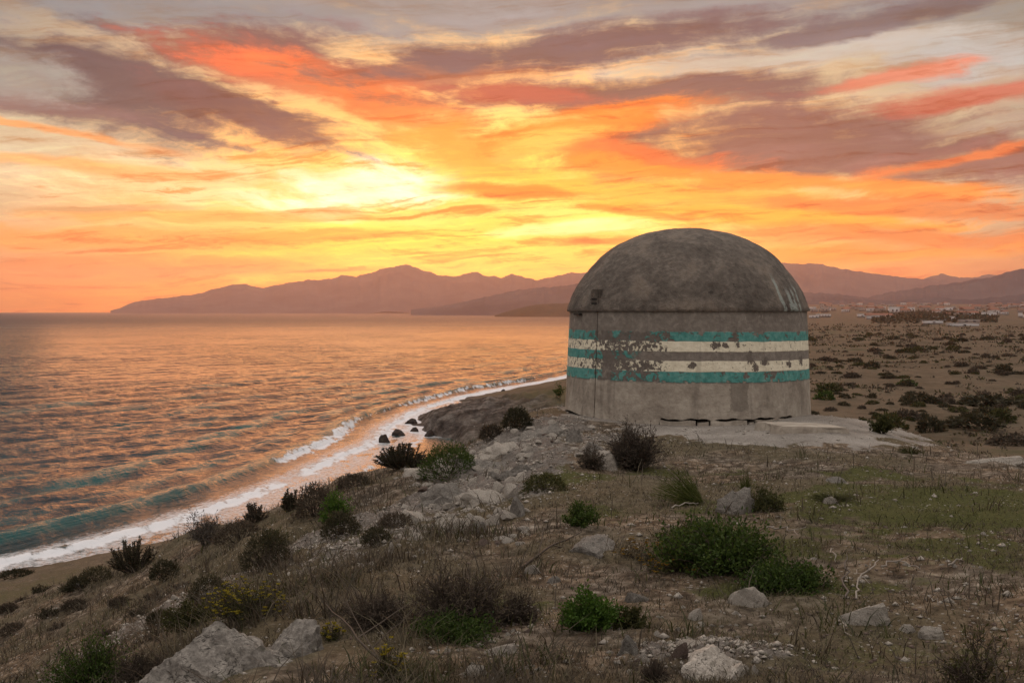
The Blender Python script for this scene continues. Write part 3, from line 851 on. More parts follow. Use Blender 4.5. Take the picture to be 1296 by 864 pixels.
        for a0, wd, ztop in ((.86, .022, 2.95), (.97, .03, 2.70), (1.04, .02, 2.74), (1.12, .024, 2.80)):
            d = gg.m('ABSOLUTE', gg.m('SUBTRACT', gg.m('MULTIPLY_ADD', gg.m('SUBTRACT', na, .5), .10, an), a0))
            q = gg.m('MULTIPLY', gg.mr(d, wd, wd * .5), gg.mr(z, ztop, ztop - .25))
            run = q if run is None else gg.m('MAXIMUM', run, q)
        patch = gg.m('MULTIPLY', gg.m('MULTIPLY', gg.mr(an, .93, .95), gg.mr(an, 1.08, 1.06)), gg.mr(z, 2.36, 2.32))
        run = gg.m('MULTIPLY', gg.m('MAXIMUM', run, patch), gg.mr(nb_, .33, .48))
        base = gg.mix(gg.m('MULTIPLY', run, .75), base, (.33, .37, .34))
    if dark != 1.0:
        base = gg.v('SCALE', base, scale=dark)
    gg.put(b.inputs['Base Color'], base)
    b.inputs['Roughness'].default_value = .92
    b.inputs['Specular IOR Level'].default_value = .2
    h = gg.m('MULTIPLY_ADD', nc_, .22, gg.m('MULTIPLY_ADD', nb_, .8, na))
    if paint:
        h = gg.m('MULTIPLY_ADD', pb, .5, h)
    bump(gg, b, h, .06 if dome else .028, 1.0)
    return m
m_wall = concrete('painted_concrete_wall', paint=True)
m_dome = concrete('weathered_concrete_dome', dome=True)
m_conc = concrete('bare_concrete')

def curved_slab(name, a0, a1, zlo, zhi, mat, parent, r0=0.0, thick=.30, na_=None, nz=24, rough=.008, seed=0.0, loc=None):
    """piece of the round wall between two angles; zlo may be a function of the angle"""
    n = na_ or max(4, int((a1 - a0) / R(1.6)))
    aa = np.linspace(a0, a1, n)
    lo = np.array([zlo(a) if callable(zlo) else zlo for a in aa])
    hi = np.array([zhi(a) if callable(zhi) else zhi for a in aa])
    t = np.linspace(0, 1, nz)
    zz = lo[None] + (hi - lo)[None] * t[:, None]
    rad_ = RB + (RT - RB) * np.clip(zz / ZT, -.1, 1) + r0
    A = np.broadcast_to(aa, zz.shape)
    cx_, sy_ = np.cos(FACE + A), np.sin(FACE + A)
    d = rough * fbm3(np.stack([cx_ * 3 + seed, sy_ * 3, zz * 3], -1).reshape(-1, 3), 4, .6).reshape(zz.shape)
    ro = rad_ + d
    outer = np.stack([cx_ * ro, sy_ * ro, zz], -1)
    inner = np.stack([cx_ * (rad_ - thick), sy_ * (rad_ - thick), zz], -1)
    V = np.concatenate([outer.reshape(-1, 3), inner.reshape(-1, 3)])
    k = nz * n
    f = grid_faces(nz, n)
    F = [f, f[:, ::-1] + k]
    def strip(i, j):
        i, j = np.array(i), np.array(j)
        return np.stack([i[:-1], i[1:], j[1:], j[:-1]], 1)
    top = np.arange((nz - 1) * n, nz * n)
    bot = np.arange(n)
    lft = np.arange(0, k, n)
    rgt = lft + n - 1
    F += [strip(top, top + k), strip(bot + k, bot), strip(lft, lft + k)[:, ::-1], strip(rgt + k, rgt)[:, ::-1]]
    me = mesh_from(name, V, np.vstack(F), mat)
    me.polygons.foreach_set('use_smooth', np.ones(len(me.polygons), dtype=bool))
    me.set_sharp_from_angle(angle=R(35))
    return link(name, me, parent, loc=loc)

SEAM = ba(761)
def main_lo(a):
    """foot of the main wall: stepped up over the broken plinth blocks"""
    if ba(838) < a < ba(992):
        return .165 + .012 * math.sin(a * 23) + .01 * math.sin(a * 57)
    return -.06
o = curved_slab('wall', SEAM + .007, math.pi * 1.22, main_lo, ZT + .06, m_wall, bunker, nz=40)
o = curved_slab('wall_panel', -2.4, SEAM - .009, lambda a: .15 + .03 * math.sin(a * 9), ZT + .02, m_wall, bunker, r0=-.012, nz=36, seed=5)
o['label'] = 'narrow wall panel left of the vertical crack'
# dark drum behind the wall; its colour stands for shade in cracks and joints
aa = np.linspace(0, 2 * math.pi, 64, endpoint=False)
core = []
for r_, z_ in ((2.18, -.2), (2.18, ZT - .02)):
    core += [(r_ * math.cos(a), r_ * math.sin(a), z_) for a in aa]
m_core, gk, bk = new_mat('gap_shade_dark')
gk.put(bk.inputs['Base Color'], gk.ramp(gk.noise(obc(gk), 8, 3), [(.3, (.03, .026, .022)), (.7, (.06, .05, .043))]))
link('gap_shade_core', mesh_from('gap_shade_core', np.array(core), grid_faces(2, 64, True), m_core, True), bunker)
# broken plinth blocks along the foot, with open joints
def blk(p0, p1, lo, hi, r0, seed):
    a0, a1 = ba(p0), ba(p1)
    return curved_slab('plinth_block', a0, a1, lambda a: lo + .012 * math.sin(a * 31 + seed), lambda a: hi(a) if callable(hi) else hi + .014 * math.sin(a * 27 + seed), m_wall, bunker, r0=r0, thick=.28, nz=6, na_=14, rough=.02, seed=seed)
blk(838.5, 878.5, -.10, .128, .012, 1.0)
blk(880.5, 893, -.12, .115, .002, 2.0)
blk(895, 935.5, -.02, .130, .020, 3.0)
blk(938.5, 943.5, -.12, .10, .008, 4.5)
blk(946, 990.5, -.10, .132, .022, 6.0)
# dome: flattened shell with an overhanging rim
prof_d = []
RD, HD = 2.475, 1.67
for i in range(46):
    t = i / 45 * math.pi / 2
    rr_ = math.cos(t) * float(np.interp(math.sin(t), [0, .05, .1, .16, .22, .35, .47, .6, .73, .88, 1], [1.0, .990, .980, .972, .963, .946, .935, .936, .948, .974, 1.0]))
    prof_d.append((RD * rr_, ZT + .02 + HD * math.sin(t)))
prof_d = [(2.28, ZT - .03), (2.41, ZT - .02), (2.465, ZT - .012)] + prof_d
nseg = 180
pv = []
for i, (r_, z_) in enumerate(prof_d):
    a = np.linspace(0, 2 * math.pi, nseg, endpoint=False)
    q = np.stack([np.cos(a) * r_, np.sin(a) * r_, np.full(nseg, z_)], 1)
    nrm = np.stack([np.cos(a) * r_, np.sin(a) * r_, np.full(nseg, max(z_ - ZT, 0) * 1.6)], 1)
    nrm /= np.linalg.norm(nrm, axis=1)[:, None] + 1e-9
    dsp = .022 * fbm3(q * 1.7, 4, .6) + .012 * fbm3(q * 9, 3, .6) - (.05 * np.clip(fbm3(q * 5 + 3, 2) - .28, 0, 1) if i > 2 else 0)
    pv.append(q + nrm * dsp[:, None])
dome_me = mesh_from('dome', np.vstack(pv), grid_faces(len(prof_d), nseg, True), m_dome, True)
dome_me.set_sharp_from_angle(angle=R(40))
dome = link('dome', dome_me, bunker)
# the small slotted block that interrupts the rim over the crack
an_ = ba(757)
def tbox(name, a, r_, z_, sx, sy, sz, mat, parent, bev=.008, lean=0.0):
    """box whose y axis points out of the wall"""
    bm = bmesh.new()
    bmesh.ops.create_cube(bm, size=1.0)
    bmesh.ops.scale(bm, vec=(sx, sy, sz), verts=bm.verts)
    bmesh.ops.bevel(bm, geom=bm.edges[:], offset=min(bev, min(sx, sy, sz) * .3), segments=2, affect='EDGES')
    for v in bm.verts:
        n_ = float(pn3(np.array([[v.co.x * 14 + a * 9, v.co.y * 14 + z_ * 5, v.co.z * 14]]))[0])
        v.co += v.co.normalized() * n_ * .012
    me = bpy.data.meshes.new(name)
    bm.to_mesh(me)
    bm.free()
    me.materials.append(mat)
    xx, yy = bxy(a, r_)
    return link(name, me, parent, loc=(xx, yy, z_), rot=(lean, 0, FACE + a - math.pi / 2))
hatch = tbox('vent_block', an_, 2.31, 2.42, .24, .25, .40, m_dome, bunker, .02, R(0))
m_dark, gd_, bd_ = new_mat('slot_shadow_interior')  # dark colour stands in for shade inside the vent slots and the slit
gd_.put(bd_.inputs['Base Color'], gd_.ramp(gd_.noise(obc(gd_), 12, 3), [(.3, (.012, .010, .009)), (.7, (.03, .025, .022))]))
for zz_ in (.07, .155):
    bm = bmesh.new()
    bmesh.ops.create_cube(bm, size=1.0)
    bmesh.ops.scale(bm, vec=(.17, .05, .035), verts=bm.verts)
    me = bpy.data.meshes.new('vent_slot')
    bm.to_mesh(me)
    bm.free()
    me.materials.append(m_dark)
    link('vent_slot', me, hatch, loc=(.0, .106, zz_ - .15))
# dark bar for the shade in the slit under the rim, left of the crack
tbox('slit', ba(735), 2.455, 2.13, .30, .05, .035, m_dark, bunker, .004)
# ---------------------------------------------------------------- rocks and stones
def rock_mat(name, dark, mid, pale, scale=1.0):
    m, gg, b = new_mat(name)
    p = obc(gg)
    info = gg.n('ShaderNodeObjectInfo').outputs['Random']
    p = gg.v('ADD', p, gg.vec(gg.m('MULTIPLY', info, 37.0), gg.m('MULTIPLY', info, 11.0), 0.0))
    n1 = gg.noise(p, 3.2 * scale, 7, .65, .4)
    n2 = gg.noise(p, 17 * scale, 6, .7)
    n3 = gg.noise(gg.v('MULTIPLY', p, (1, 1, 2.3)), 6 * scale, 5, .6, 1.0)
    c = gg.ramp(gg.m('MULTIPLY_ADD', n2, .55, gg.m('MULTIPLY', n1, .45)), [(.32, dark), (.5, mid), (.68, pale)])
    crack = gg.m('MULTIPLY', gg.mr(gg.m('ABSOLUTE', gg.m('SUBTRACT', n3, .5)), .016, .004), gg.mr(n1, .48, .60))
    c = gg.mix(gg.m('MULTIPLY', crack, .75), c, (.018, .015, .013))
    lich = gg.mr(gg.noise(gg.v('ADD', p, (3, 8, 2)), 5 * scale, 5, .65), .58, .66)
    c = gg.mix(gg.m('MULTIPLY', lich, .45), c, (.09, .085, .06))
    gg.put(b.inputs['Base Color'], c)
    b.inputs['Roughness'].default_value = .93
    b.inputs['Specular IOR Level'].default_value = .15
    h = gg.m('MULTIPLY_ADD', n2, .6, gg.m('MULTIPLY_ADD', crack, -.8, n1))
    bump(gg, b, h, .05 / scale, 1.0)
    return m
m_rock = rock_mat('grey_limestone', (.07, .063, .056), (.215, .197, .174), (.42, .39, .345), 1.6)
m_pale = rock_mat('pale_limestone', (.15, .13, .11), (.36, .325, .28), (.60, .555, .49), 3.0)
m_red = rock_mat('reddish_stone', (.075, .052, .043), (.15, .11, .092), (.22, .18, .155), 3.0)
m_shore = rock_mat('wet_dark_rock', (.014, .012, .011), (.035, .029, .026), (.07, .06, .052), .4)

def unit_(v):
    return v / (np.linalg.norm(v, axis=-1, keepdims=True) + 1e-9)
def rock_mesh(name, seed, mat, sub=4, cuts=9, rough=.10, squash=1.0):
    """boulder: a ball hewn by random planes, then worn by noise; unit radius, flat underside"""
    bm = bmesh.new()
    bmesh.ops.create_icosphere(bm, subdivisions=sub, radius=1.0)
    v = np.array([q.co[:] for q in bm.verts])
    rg = np.random.default_rng(seed)
    for _ in range(cuts):
        n = rg.normal(size=3)
        n[2] = abs(n[2]) * .8 + .05
        n /= np.linalg.norm(n)
        d = rg.uniform(.5, .86)
        q = v @ n
        v = v - np.maximum(q - d, 0)[:, None] * n * .93
    v *= (1 + rough * 1.5 * fbm3(v * 1.9 + seed, 4, .6) + rough * .9 * (.5 - np.abs(fbm3(v * 5 + seed, 3, .6))))[:, None]
    v[:, 2] = np.where(v[:, 2] < 0, v[:, 2] * .45, v[:, 2]) * squash
    for q, c in zip(bm.verts, v):
        q.co = c
    me = bpy.data.meshes.new(name)
    bm.to_mesh(me)
    bm.free()
    me.polygons.foreach_set('use_smooth', np.ones(len(me.polygons), dtype=bool))
    me.set_sharp_from_angle(angle=R(32))
    me.materials.append(mat)
    return me

def where(v, lo_, hi_, names):
    return names[min(len(names) - 1, int((v - lo_) / (hi_ - lo_) * len(names)))]
def put_rock(name, me, px, py, wpx, hpx, label, group=None, depth=1.0, rz=0.0, tilt=(0, 0), lo=4.0, sink=.12, cat='rock'):
    """py is the line where the rock meets the ground in front"""
    p = ground_at(px, py, lo)
    k = p[1] / F_PX
    w, h = wpx * k / 2, hpx * k
    c = (p[0], p[1] + w * depth * .6, float(height(np.array([p[0]]), np.array([p[1] + w * depth * .6]))[0]) - h * sink)
    return link(name, me, loc=c, rot=(tilt[0], tilt[1], rz), scale=(w, w * depth, h * (1 + sink)), label=label, cat=cat, group=group)

# the big cracked boulder at the lower left: three hewn lumps that weathered together in one mesh
def outcrop(name, lumps, seed, mat, sub=5):
    bm = bmesh.new()
    for i, (ox, oy, oz, rx, ry, rz_, tilt) in enumerate(lumps):
        me = rock_mesh('tmp', seed + i * 3, None, sub, 8, .13)
        bm2 = bmesh.new()
        bm2.from_mesh(me)
        M = Matrix.Translation((ox, oy, oz)) @ Matrix.Rotation(tilt, 4, 'Y') @ Matrix.Diagonal((rx, ry, rz_, 1))
        bmesh.ops.transform(bm2, matrix=M, verts=bm2.verts)
        bm2.to_mesh(me)
        bm2.free()
        bm.from_mesh(me)
        bpy.data.meshes.remove(me)
    me = bpy.data.meshes.new(name)
    bm.to_mesh(me)
    bm.free()
    co = np.empty(len(me.vertices) * 3, dtype=np.float32)
    me.vertices.foreach_get('co', co)
    co = co.reshape(-1, 3).astype(float)
    size = np.ptp(co[:, 0])
    q_ = co / size * np.array((1, 1, 1.6))
    groove = np.clip(.12 - np.abs(fbm3(q_ * 4 + seed, 3, .5)), 0, 1) / .12
    dsp = size * (.020 * fbm3(q_ * 9 + seed, 4, .6) - .020 * groove)
    nrm_ = unit_(co - co.mean(0) - np.array((0, 0, -.3 * size)))
    co = co + nrm_ * dsp[:, None]
    me.vertices.foreach_set('co', co.astype(np.float32).ravel())
    me.update()
    me.polygons.foreach_set('use_smooth', np.ones(len(me.polygons), dtype=bool))
    me.set_sharp_from_angle(angle=R(38))
    if mat:
        me.materials.append(mat)
    return me
p = ground_at(300, 850)
link('boulder', outcrop('boulder', [(0, 0, 0, .56, .44, .36, .0), (-.38, -.06, -.12, .42, .40, .30, -.35), (.34, .10, .02, .27, .28, .30, .1), (.14, -.18, -.05, .34, .22, .26, .1)], 21, m_rock), loc=(p[0] - .02, p[1] + .18, p[2] - .06),
     label='big cracked grey boulder at the lower left corner', cat='boulder')
p = ground_at(905, 858)
link('rock_outcrop', outcrop('rock_outcrop', [(0, 0, 0, .22, .24, .16, .1), (-.08, .20, .0, .19, .15, .10, 0), (.11, -.10, -.02, .14, .2, .13, .2), (-.14, -.08, -.03, .12, .14, .12, 0)], 61, m_pale, 4), loc=(p[0], p[1] + .05, p[2] - .03),
     label='rugged pale rock outcrop at the bottom edge right of centre', cat='rock')
RK = [rock_mesh('rock', 100 + i, m_pale if i % 3 else m_rock, 4, 8 + i % 4, .15) for i in range(8)]
RKs = [rock_mesh('stone', 200 + i, m_pale, 2, 7 + i % 4, .14) for i in range(9)]
RKr = [rock_mesh('stone', 240 + i, m_red, 2, 7, .12) for i in range(3)]
RKg = [rock_mesh('rock', 260 + i, m_rock, 4, 9, .17) for i in range(4)]
put_rock('rock', RK[1], 945, 768, 62, 27, 'squared pale grey rock in front of the large green bush', depth=.7)
put_rock('rock', RK[2], 1100, 792, 78, 26, 'long low whitish rock beside the dead branches', depth=.6)
put_rock('rock', RK[4], 1186, 811, 40, 17, 'small pale rock right of the long low whitish rock', depth=.8)
put_rock('rock', RK[5], 1150, 803, 26, 9, 'flat little stone between the two whitish rocks', depth=.8)
put_rock('rock', RK[7], 885, 818, 66, 12, 'flat pale slab of rock above the bottom outcrop', depth=.9)
put_rock('stone', RKr[0], 858, 836, 22, 26, 'upright reddish slab stone leaning by the bottom outcrop', depth=.5, tilt=(0, .5), cat='stone')
put_rock('stone', RKs[0], 882, 786, 24, 20, 'pointed white stone on bare soil below the squared rock', depth=.8, cat='stone')
put_rock('stone', RKs[1], 858, 800, 11, 10, 'tiny white stone left of the pointed white one', cat='stone')
put_rock('stone', RKs[2], 956, 854, 14, 11, 'round cream stone right of the bottom outcrop', cat='stone')
put_rock('rock', RK[0], 796, 829, 40, 22, 'pale lump of rock left of the leaning reddish slab', depth=.8)
put_rock('rock', RK[3], 805, 762, 36, 16, 'pale rock behind the bright green herb', depth=.8)
put_rock('rock', RK[2], 638, 828, 52, 15, 'broad low pale rock at the bottom below the dry brush', depth=.8)
put_rock('rock', RK[4], 606, 856, 34, 16, 'rough pale rock at the bottom edge left of centre', depth=.9)
put_rock('rock', RK[6], 704, 738, 22, 10, 'small low rock on bare soil left of the grey flat rock', depth=.9)
put_rock('rock', RK[1], 672, 726, 24, 13, 'pale rock at the tip of the dark crevice', depth=.8)
put_rock('rock', RKg[0], 750, 700, 74, 17, 'flat tilted grey rock face in the middle ground', depth=1.6, tilt=(.08, .06), sink=.3)
put_rock('rock', RKg[1], 930, 650, 60, 38, 'lichened grey rock behind the large green bush', depth=.8)
put_rock('rock', RK[5], 765, 596, 46, 24, 'pale rock under the dry brown bush by the bunker', depth=.8)
put_rock('rock', RKg[2], 728, 560, 30, 18, 'grey rock on the slope below the left foot of the bunker', depth=.8)
put_rock('rock', RK[7], 648, 632, 30, 22, 'bright pale rock at the right edge of the rubble patch')
put_rock('rock', RK[0], 654, 654, 34, 22, 'rounded grey rock lowest right in the rubble patch')
put_rock('rock', RK[2], 624, 664, 26, 17, 'pale rock at the foot of the rubble patch')
put_rock('rock', RK[4], 572, 672, 44, 22, 'wide pale rock at the lower left of the rubble patch', depth=.8)
put_rock('rock', RKg[3], 604, 674, 28, 16, 'squat grey rock between the pale ones under the rubble patch')
put_rock('rock', RK[3], 626, 606, 26, 14, 'angular rock high in the rubble patch')
put_rock('stone', RKs[3], 494, 700, 13, 16, 'egg-shaped pale stone alone on the brown slope', cat='stone')
put_rock('rock', RK[6], 98, 744, 18, 12, 'small pale boulder on the low flat at the far left', lo=18)
put_rock('rock', RK[6], 1062, 612, 34, 9, 'flat pale rock in the grass right of the bunker apron', depth=.8)
put_rock('rock', RK[1], 1050, 640, 22, 9, 'half-buried stone in the grass right of the lichened rock', depth=.8)
put_rock('rock', RK[2], 1270, 586, 90, 10, 'long pale rock ledge at the right edge of the knoll', depth=.5)
for px, py, w, h, i, lab in [(505, 551, 20, 8, 0, 'dark wet rock awash off the little point'), (487, 560, 20, 9, 1, 'flat dark rock nearest the camera in the surf'), (519, 536, 18, 7, 2, 'dark rock in the foam against the point'),
                             (543, 552, 18, 8, 3, 'low wet rock at the beach under the point'), (525, 546, 14, 6, 4, 'small dark rock amid foam between larger ones'), (637, 497, 9, 5, 5, 'small block of rock on the far shore left of bunker')]:
    d = (EYE - SEA) * F_PX / (py - HZ)
    q = at(px, py, d)
    k = d / F_PX
    if i < 5:
        mm = rock_mesh('shore_rock', 300 + i, m_shore, 3, 8, .16)
    link('shore_rock', mm, loc=(q[0], q[1], SEA - .2), scale=(w * k / 2, w * k * .6, h * k + .3), label=lab, cat='rock')

# bedrock breaking through the spur below the bunker
for px, py, w, h, dp_, i, lab in [(600, 600, 86, 20, 1.6, 0, 'broad pale bedrock hump at the top of the rubble patch'), (640, 577, 74, 16, 1.5, 1, 'pale bedrock shelf on the spur left of the bunker'), (568, 640, 70, 20, 1.7, 2, 'pale bedrock face at the left of the rubble patch'),
                                  (618, 640, 60, 16, 1.4, 3, 'broken bedrock in the middle of the rubble patch'), (690, 552, 72, 14, 1.5, 4, 'worn bedrock just below the left foot of the bunker'), (545, 612, 60, 18, 1.8, 5, 'bedrock ridge at the upper left of the rubble patch'),
                                  (660, 600, 44, 12, 1.4, 6, 'small bedrock step right of the top of the rubble'), (520, 665, 52, 14, 1.6, 7, 'low bedrock patch on the brown slope'), (745, 578, 50, 20, 1.2, 8, 'pale eroded rock in the bank before the bunker')]:
    me = rock_mesh('bedrock', 700 + i, m_pale if i % 2 else m_rock, 4, 12, .22)
    put_rock('bedrock', me, px, py, w, h, lab, depth=dp_, rz=.5 + i * .2, sink=.45, cat='rock')
# loose stones that can be told apart on the bare patches and the slope
ns = 0
srng = np.random.default_rng(77)
zones = [  # px range, py range, count, size range (m), label, group
    ((500, 670), (560, 690), 150, (.06, .20), 'stone in the rubble patch left of bunker', 'stones of the rubble patch'),
    ((600, 720), (525, 575), 50, (.06, .20), 'stone on the stony spur below the bunker', 'stones of the spur'),
    ((430, 540), (640, 720), 26, (.04, .09), 'stone on the brown slope left of the rubble', 'stones of the brown slope'),
    ((770, 1010), (770, 860), 62, (.025, .065), 'pale stone on bare soil near the bottom edge', 'stones in the foreground soil'),
    ((560, 700), (800, 860), 24, (.025, .06), 'stone below the dry brush at the bottom', 'stones below the brush'),
    ((1000, 1250), (620, 720), 30, (.03, .06), 'stone in thin grass right of the green bush', 'stones in the thin grass'),
    ((200, 330), (735, 790), 20, (.05, .12), 'stone on the slope above the big boulder', 'stones above the boulder'),
    ((725, 800), (538, 590), 24, (.06, .16), 'stone in the bank before the bunker', 'stones of the bank')]
for (x0, x1), (y0, y1), n, (s0, s1), lab, grp in zones:
    for _ in range(n):
        qx, qy = srng.uniform(x0, x1), srng.uniform(y0, y1)
        p = ground_at(qx, qy)
        s_ = srng.uniform(s0, s1) ** 1.0 * .5
        me = (RKs if srng.random() < .85 else RKr)[srng.integers(3)] if srng.random() < .5 else RKs[srng.integers(9)]
        link('stone', me, loc=p - np.array((0, 0, s_ * .1)), rot=(srng.normal() * .15, srng.normal() * .15, srng.uniform(0, 6.3)), scale=(s_ * srng.uniform(.8, 1.5), s_, s_ * srng.uniform(.6, 1.1)), label='%s %s, %s' % ('larger' if s_ > (s0 + s1) / 4 else 'smaller', lab, where(qy, y0, y1, ['upper', 'middle', 'lower']) + ' ' + where(qx, x0, x1, ['left', 'middle', 'right']) + ' of it'), cat='stone', group=grp)
        ns += 1
# rubble wedged under the lifted wall panel: loose stones, each a thing
for px, py, w, h in [(722, 523, 14, 7), (733, 525, 13, 7), (742, 528, 12, 7), (752, 531, 13, 6), (762, 533, 11, 6), (727, 529, 9, 5), (745, 534, 10, 5)]:
    a = ba(max(px, 719))
    xx, yy = bxy(a, 2.47)
    link('stone', RK[ns % 8], loc=(BUNKER[0] + xx, BUNKER[1] + yy, .02), rot=(0, 0, ns * 1.3), scale=(w * .0082, w * .0075, h * .020), label='stone wedged under the lifted left panel of the bunker wall', cat='stone', group='stones under the wall panel')
    ns += 1
# broken concrete slab beside the bunker
def slab(name, px, py, wpx, dpt, th, rz, lab, seed):
    p = ground_at(px, py)
    w = wpx * p[1] / F_PX
    n = 16
    rg = np.random.default_rng(seed)
    a = np.linspace(0, 2 * math.pi, n, endpoint=False)
    sq = 1 / np.maximum(np.abs(np.cos(a)), np.abs(np.sin(a))) ** .8
    rx = w / 2 * np.cos(a) * sq * rg.uniform(.86, 1.05, n)
    ry = dpt / 2 * np.sin(a) * sq * rg.uniform(.86, 1.05, n)
    bm = bmesh.new()
    top = [bm.verts.new((x_, y_, th + rg.uniform(-.012, .012))) for x_, y_ in zip(rx, ry)]
    bot = [bm.verts.new((x_ * 1.06, y_ * 1.06, -.15)) for x_, y_ in zip(rx, ry)]
    bm.faces.new(top)
    for i in range(n):
        bm.faces.new((bot[i], bot[(i + 1) % n], top[(i + 1) % n], top[i]))
    bmesh.ops.bevel(bm, geom=[e for e in bm.edges if all(v in top for v in e.verts)], offset=.02, segments=2, affect='EDGES')
    me = bpy.data.meshes.new(name)
    bm.to_mesh(me)
    bm.free()
    me.materials.append(m_conc)
    z = float(height(np.array([p[0]]), np.array([p[1] + dpt / 2]))[0])
    link(name, me, loc=(p[0], p[1] + dpt / 2, z - .02), rot=(R(-1.5), R(2), rz), label=lab, cat='slab')
slab('concrete_slab', 1025, 548, 92, 1.5, .10, .15, 'broken concrete slab on the apron at the right foot of bunker', 5)

# gravel too small to pick apart
def pebbles(name, n, mat, fn, smin, smax, lab, seed):
    rg = np.random.default_rng(seed)
    base = np.array([(1, 0, 0), (-1, 0, 0), (0, 1, 0), (0, -1, 0), (0, 0, 1), (0, 0, -1.)])
    tri = np.array([(0, 2, 4), (2, 1, 4), (1, 3, 4), (3, 0, 4), (2, 0, 5), (1, 2, 5), (3, 1, 5), (0, 3, 5)])
    r = np.exp(rg.uniform(math.log(5.5), math.log(30), n * 6))
    t = rg.uniform(R(-27), R(27), n * 6)
    x_, y_ = r * np.sin(t), r * np.cos(t)
    keep = rg.random(n * 6) < fn(x_, y_)
    x_, y_ = x_[keep][:n], y_[keep][:n]
    n = len(x_)
    z_ = height(x_, y_)
    s_ = smin * (smax / smin) ** (rg.random(n) ** 2.2)
    V = base[None] * (rg.uniform(.55, 1.2, (n, 6, 1))) * s_[:, None, None] * np.stack([rg.uniform(.8, 1.5, n), rg.uniform(.8, 1.3, n), rg.uniform(.4, .8, n)], -1)[:, None]
    an = rg.uniform(0, 6.28, n)
    c_, q_ = np.cos(an)[:, None], np.sin(an)[:, None]
    V = np.stack([V[..., 0] * c_ - V[..., 1] * q_, V[..., 0] * q_ + V[..., 1] * c_, V[..., 2]], -1)
    V += np.stack([x_, y_, z_ + s_ * .15], -1)[:, None]
    me = mesh_from(name, V.reshape(-1, 3), (tri[None] + 6 * np.arange(n)[:, None, None]).reshape(-1, 3), mat)
    link(name, me, kind='stuff', label=lab, cat='gravel')
def apron_f(x_, y_):
    return np.clip(1.3 - np.abs(np.hypot(x_ - BUNKER[0], y_ - BUNKER[1]) - 3.6) / 2.2, 0, 1) * (np.hypot(x_ - BUNKER[0], y_ - BUNKER[1]) > 2.7)
soiln = lambda x_, y_: np.clip(.12 + .9 * fbm2(x_ / 1.9 + 3, y_ / 1.9, 3), .03, 1)
pebbles('gravel', 14000, m_pale, lambda x_, y_: np.clip(rubble_mask(x_, y_) * 1.0 + .25 * soiln(x_, y_) + .35 * apron_f(x_, y_), 0, 1), .006, .045, 'pale gravel and chips strewn over the knoll', 5)
pebbles('gravel', 6000, m_red, lambda x_, y_: soiln(x_, y_) * .8, .005, .028, 'reddish grit scattered in the bare soil', 6)
# ---------------------------------------------------------------- plants
def leaf_mat(name, cols, trans=.35):
    m, gg, b = new_mat(name)
    rnd = gg.n('ShaderNodeNewGeometry').outputs['Random Per Island']
    oi = gg.n('ShaderNodeObjectInfo').outputs['Random']
    f = gg.m('MULTIPLY_ADD', oi, .25, gg.m('MULTIPLY', rnd, .75))
    c = gg.ramp(f, [(i / (len(cols) - 1), c_) for i, c_ in enumerate(cols)])
    gg.put(b.inputs['Base Color'], c)
    b.inputs['Roughness'].default_value = .7
    b.inputs['Specular IOR Level'].default_value = .2
    tr = gg.n('ShaderNodeBsdfTranslucent')
    gg.put(tr.inputs[0], c)
    mx = gg.n('ShaderNodeMixShader')
    mx.inputs[0].default_value = trans
    t = m.node_tree
    t.links.new(b.outputs[0], mx.inputs[1])
    t.links.new(tr.outputs[0], mx.inputs[2])
    t.links.new(mx.outputs[0], t.nodes['Material Output'].inputs['Surface'])
    return m
M = {
    'fresh': leaf_mat('fresh_green_leaf', [(.024, .055, .007), (.054, .110, .014), (.10, .165, .028)]),
    'green': leaf_mat('dark_green_leaf', [(.020, .036, .007), (.045, .076, .014), (.095, .13, .028)]),
    'olive': leaf_mat('olive_leaf', [(.024, .028, .009), (.052, .055, .018), (.095, .090, .032)]),
    'dark': leaf_mat('dark_scrub_leaf', [(.022, .021, .011), (.045, .042, .022), (.085, .074, .042)]),
    'brown': leaf_mat('brown_dry_leaf', [(.036, .029, .020), (.070, .056, .040), (.130, .105, .078)]),
    'straw': leaf_mat('dry_straw', [(.048, .039, .024), (.10, .083, .050), (.20, .168, .11)]),
    'moss': leaf_mat('short_green_grass', [(.029, .032, .010), (.066, .069, .021), (.125, .122, .040)]),
    'lime': leaf_mat('yellow_green_blade', [(.045, .060, .012), (.085, .105, .022), (.14, .15, .04)]),
    'yellow': leaf_mat('yellow_petal', [(.14, .11, .010), (.24, .19, .015), (.33, .28, .025)]),
    'orange': leaf_mat('orange_yellow_petal', [(.15, .08, .010), (.24, .14, .015), (.30, .20, .02)]),
    'twig': leaf_mat('brown_twig', [(.032, .024, .018), (.066, .050, .038), (.115, .090, .070)], .0),
    'grey': leaf_mat('grey_twig', [(.055, .045, .040), (.095, .080, .070), (.16, .14, .12)], .0),
    'pale': leaf_mat('bleached_branch', [(.16, .14, .12), (.24, .21, .18), (.32, .29, .25)], .0),
}
def unit(v):
    return v / (np.linalg.norm(v, axis=-1, keepdims=True) + 1e-9)
def leaf_verts(p, d, ln, wd, rg):
    """folded diamond leaves"""
    n = len(p)
    s_ = unit(np.cross(d, rg.normal(size=(n, 3))))
    up = np.cross(s_, d)
    ln, wd = np.broadcast_to(ln, n)[:, None], np.broadcast_to(wd, n)[:, None]
    mid = p + d * ln * .45
    V = np.stack([p, mid + s_ * wd * .5 + up * wd * .12, p + d * ln, mid - s_ * wd * .5 + up * wd * .12], 1)
    return V.reshape(-1, 3), np.arange(n * 4).reshape(-1, 4)
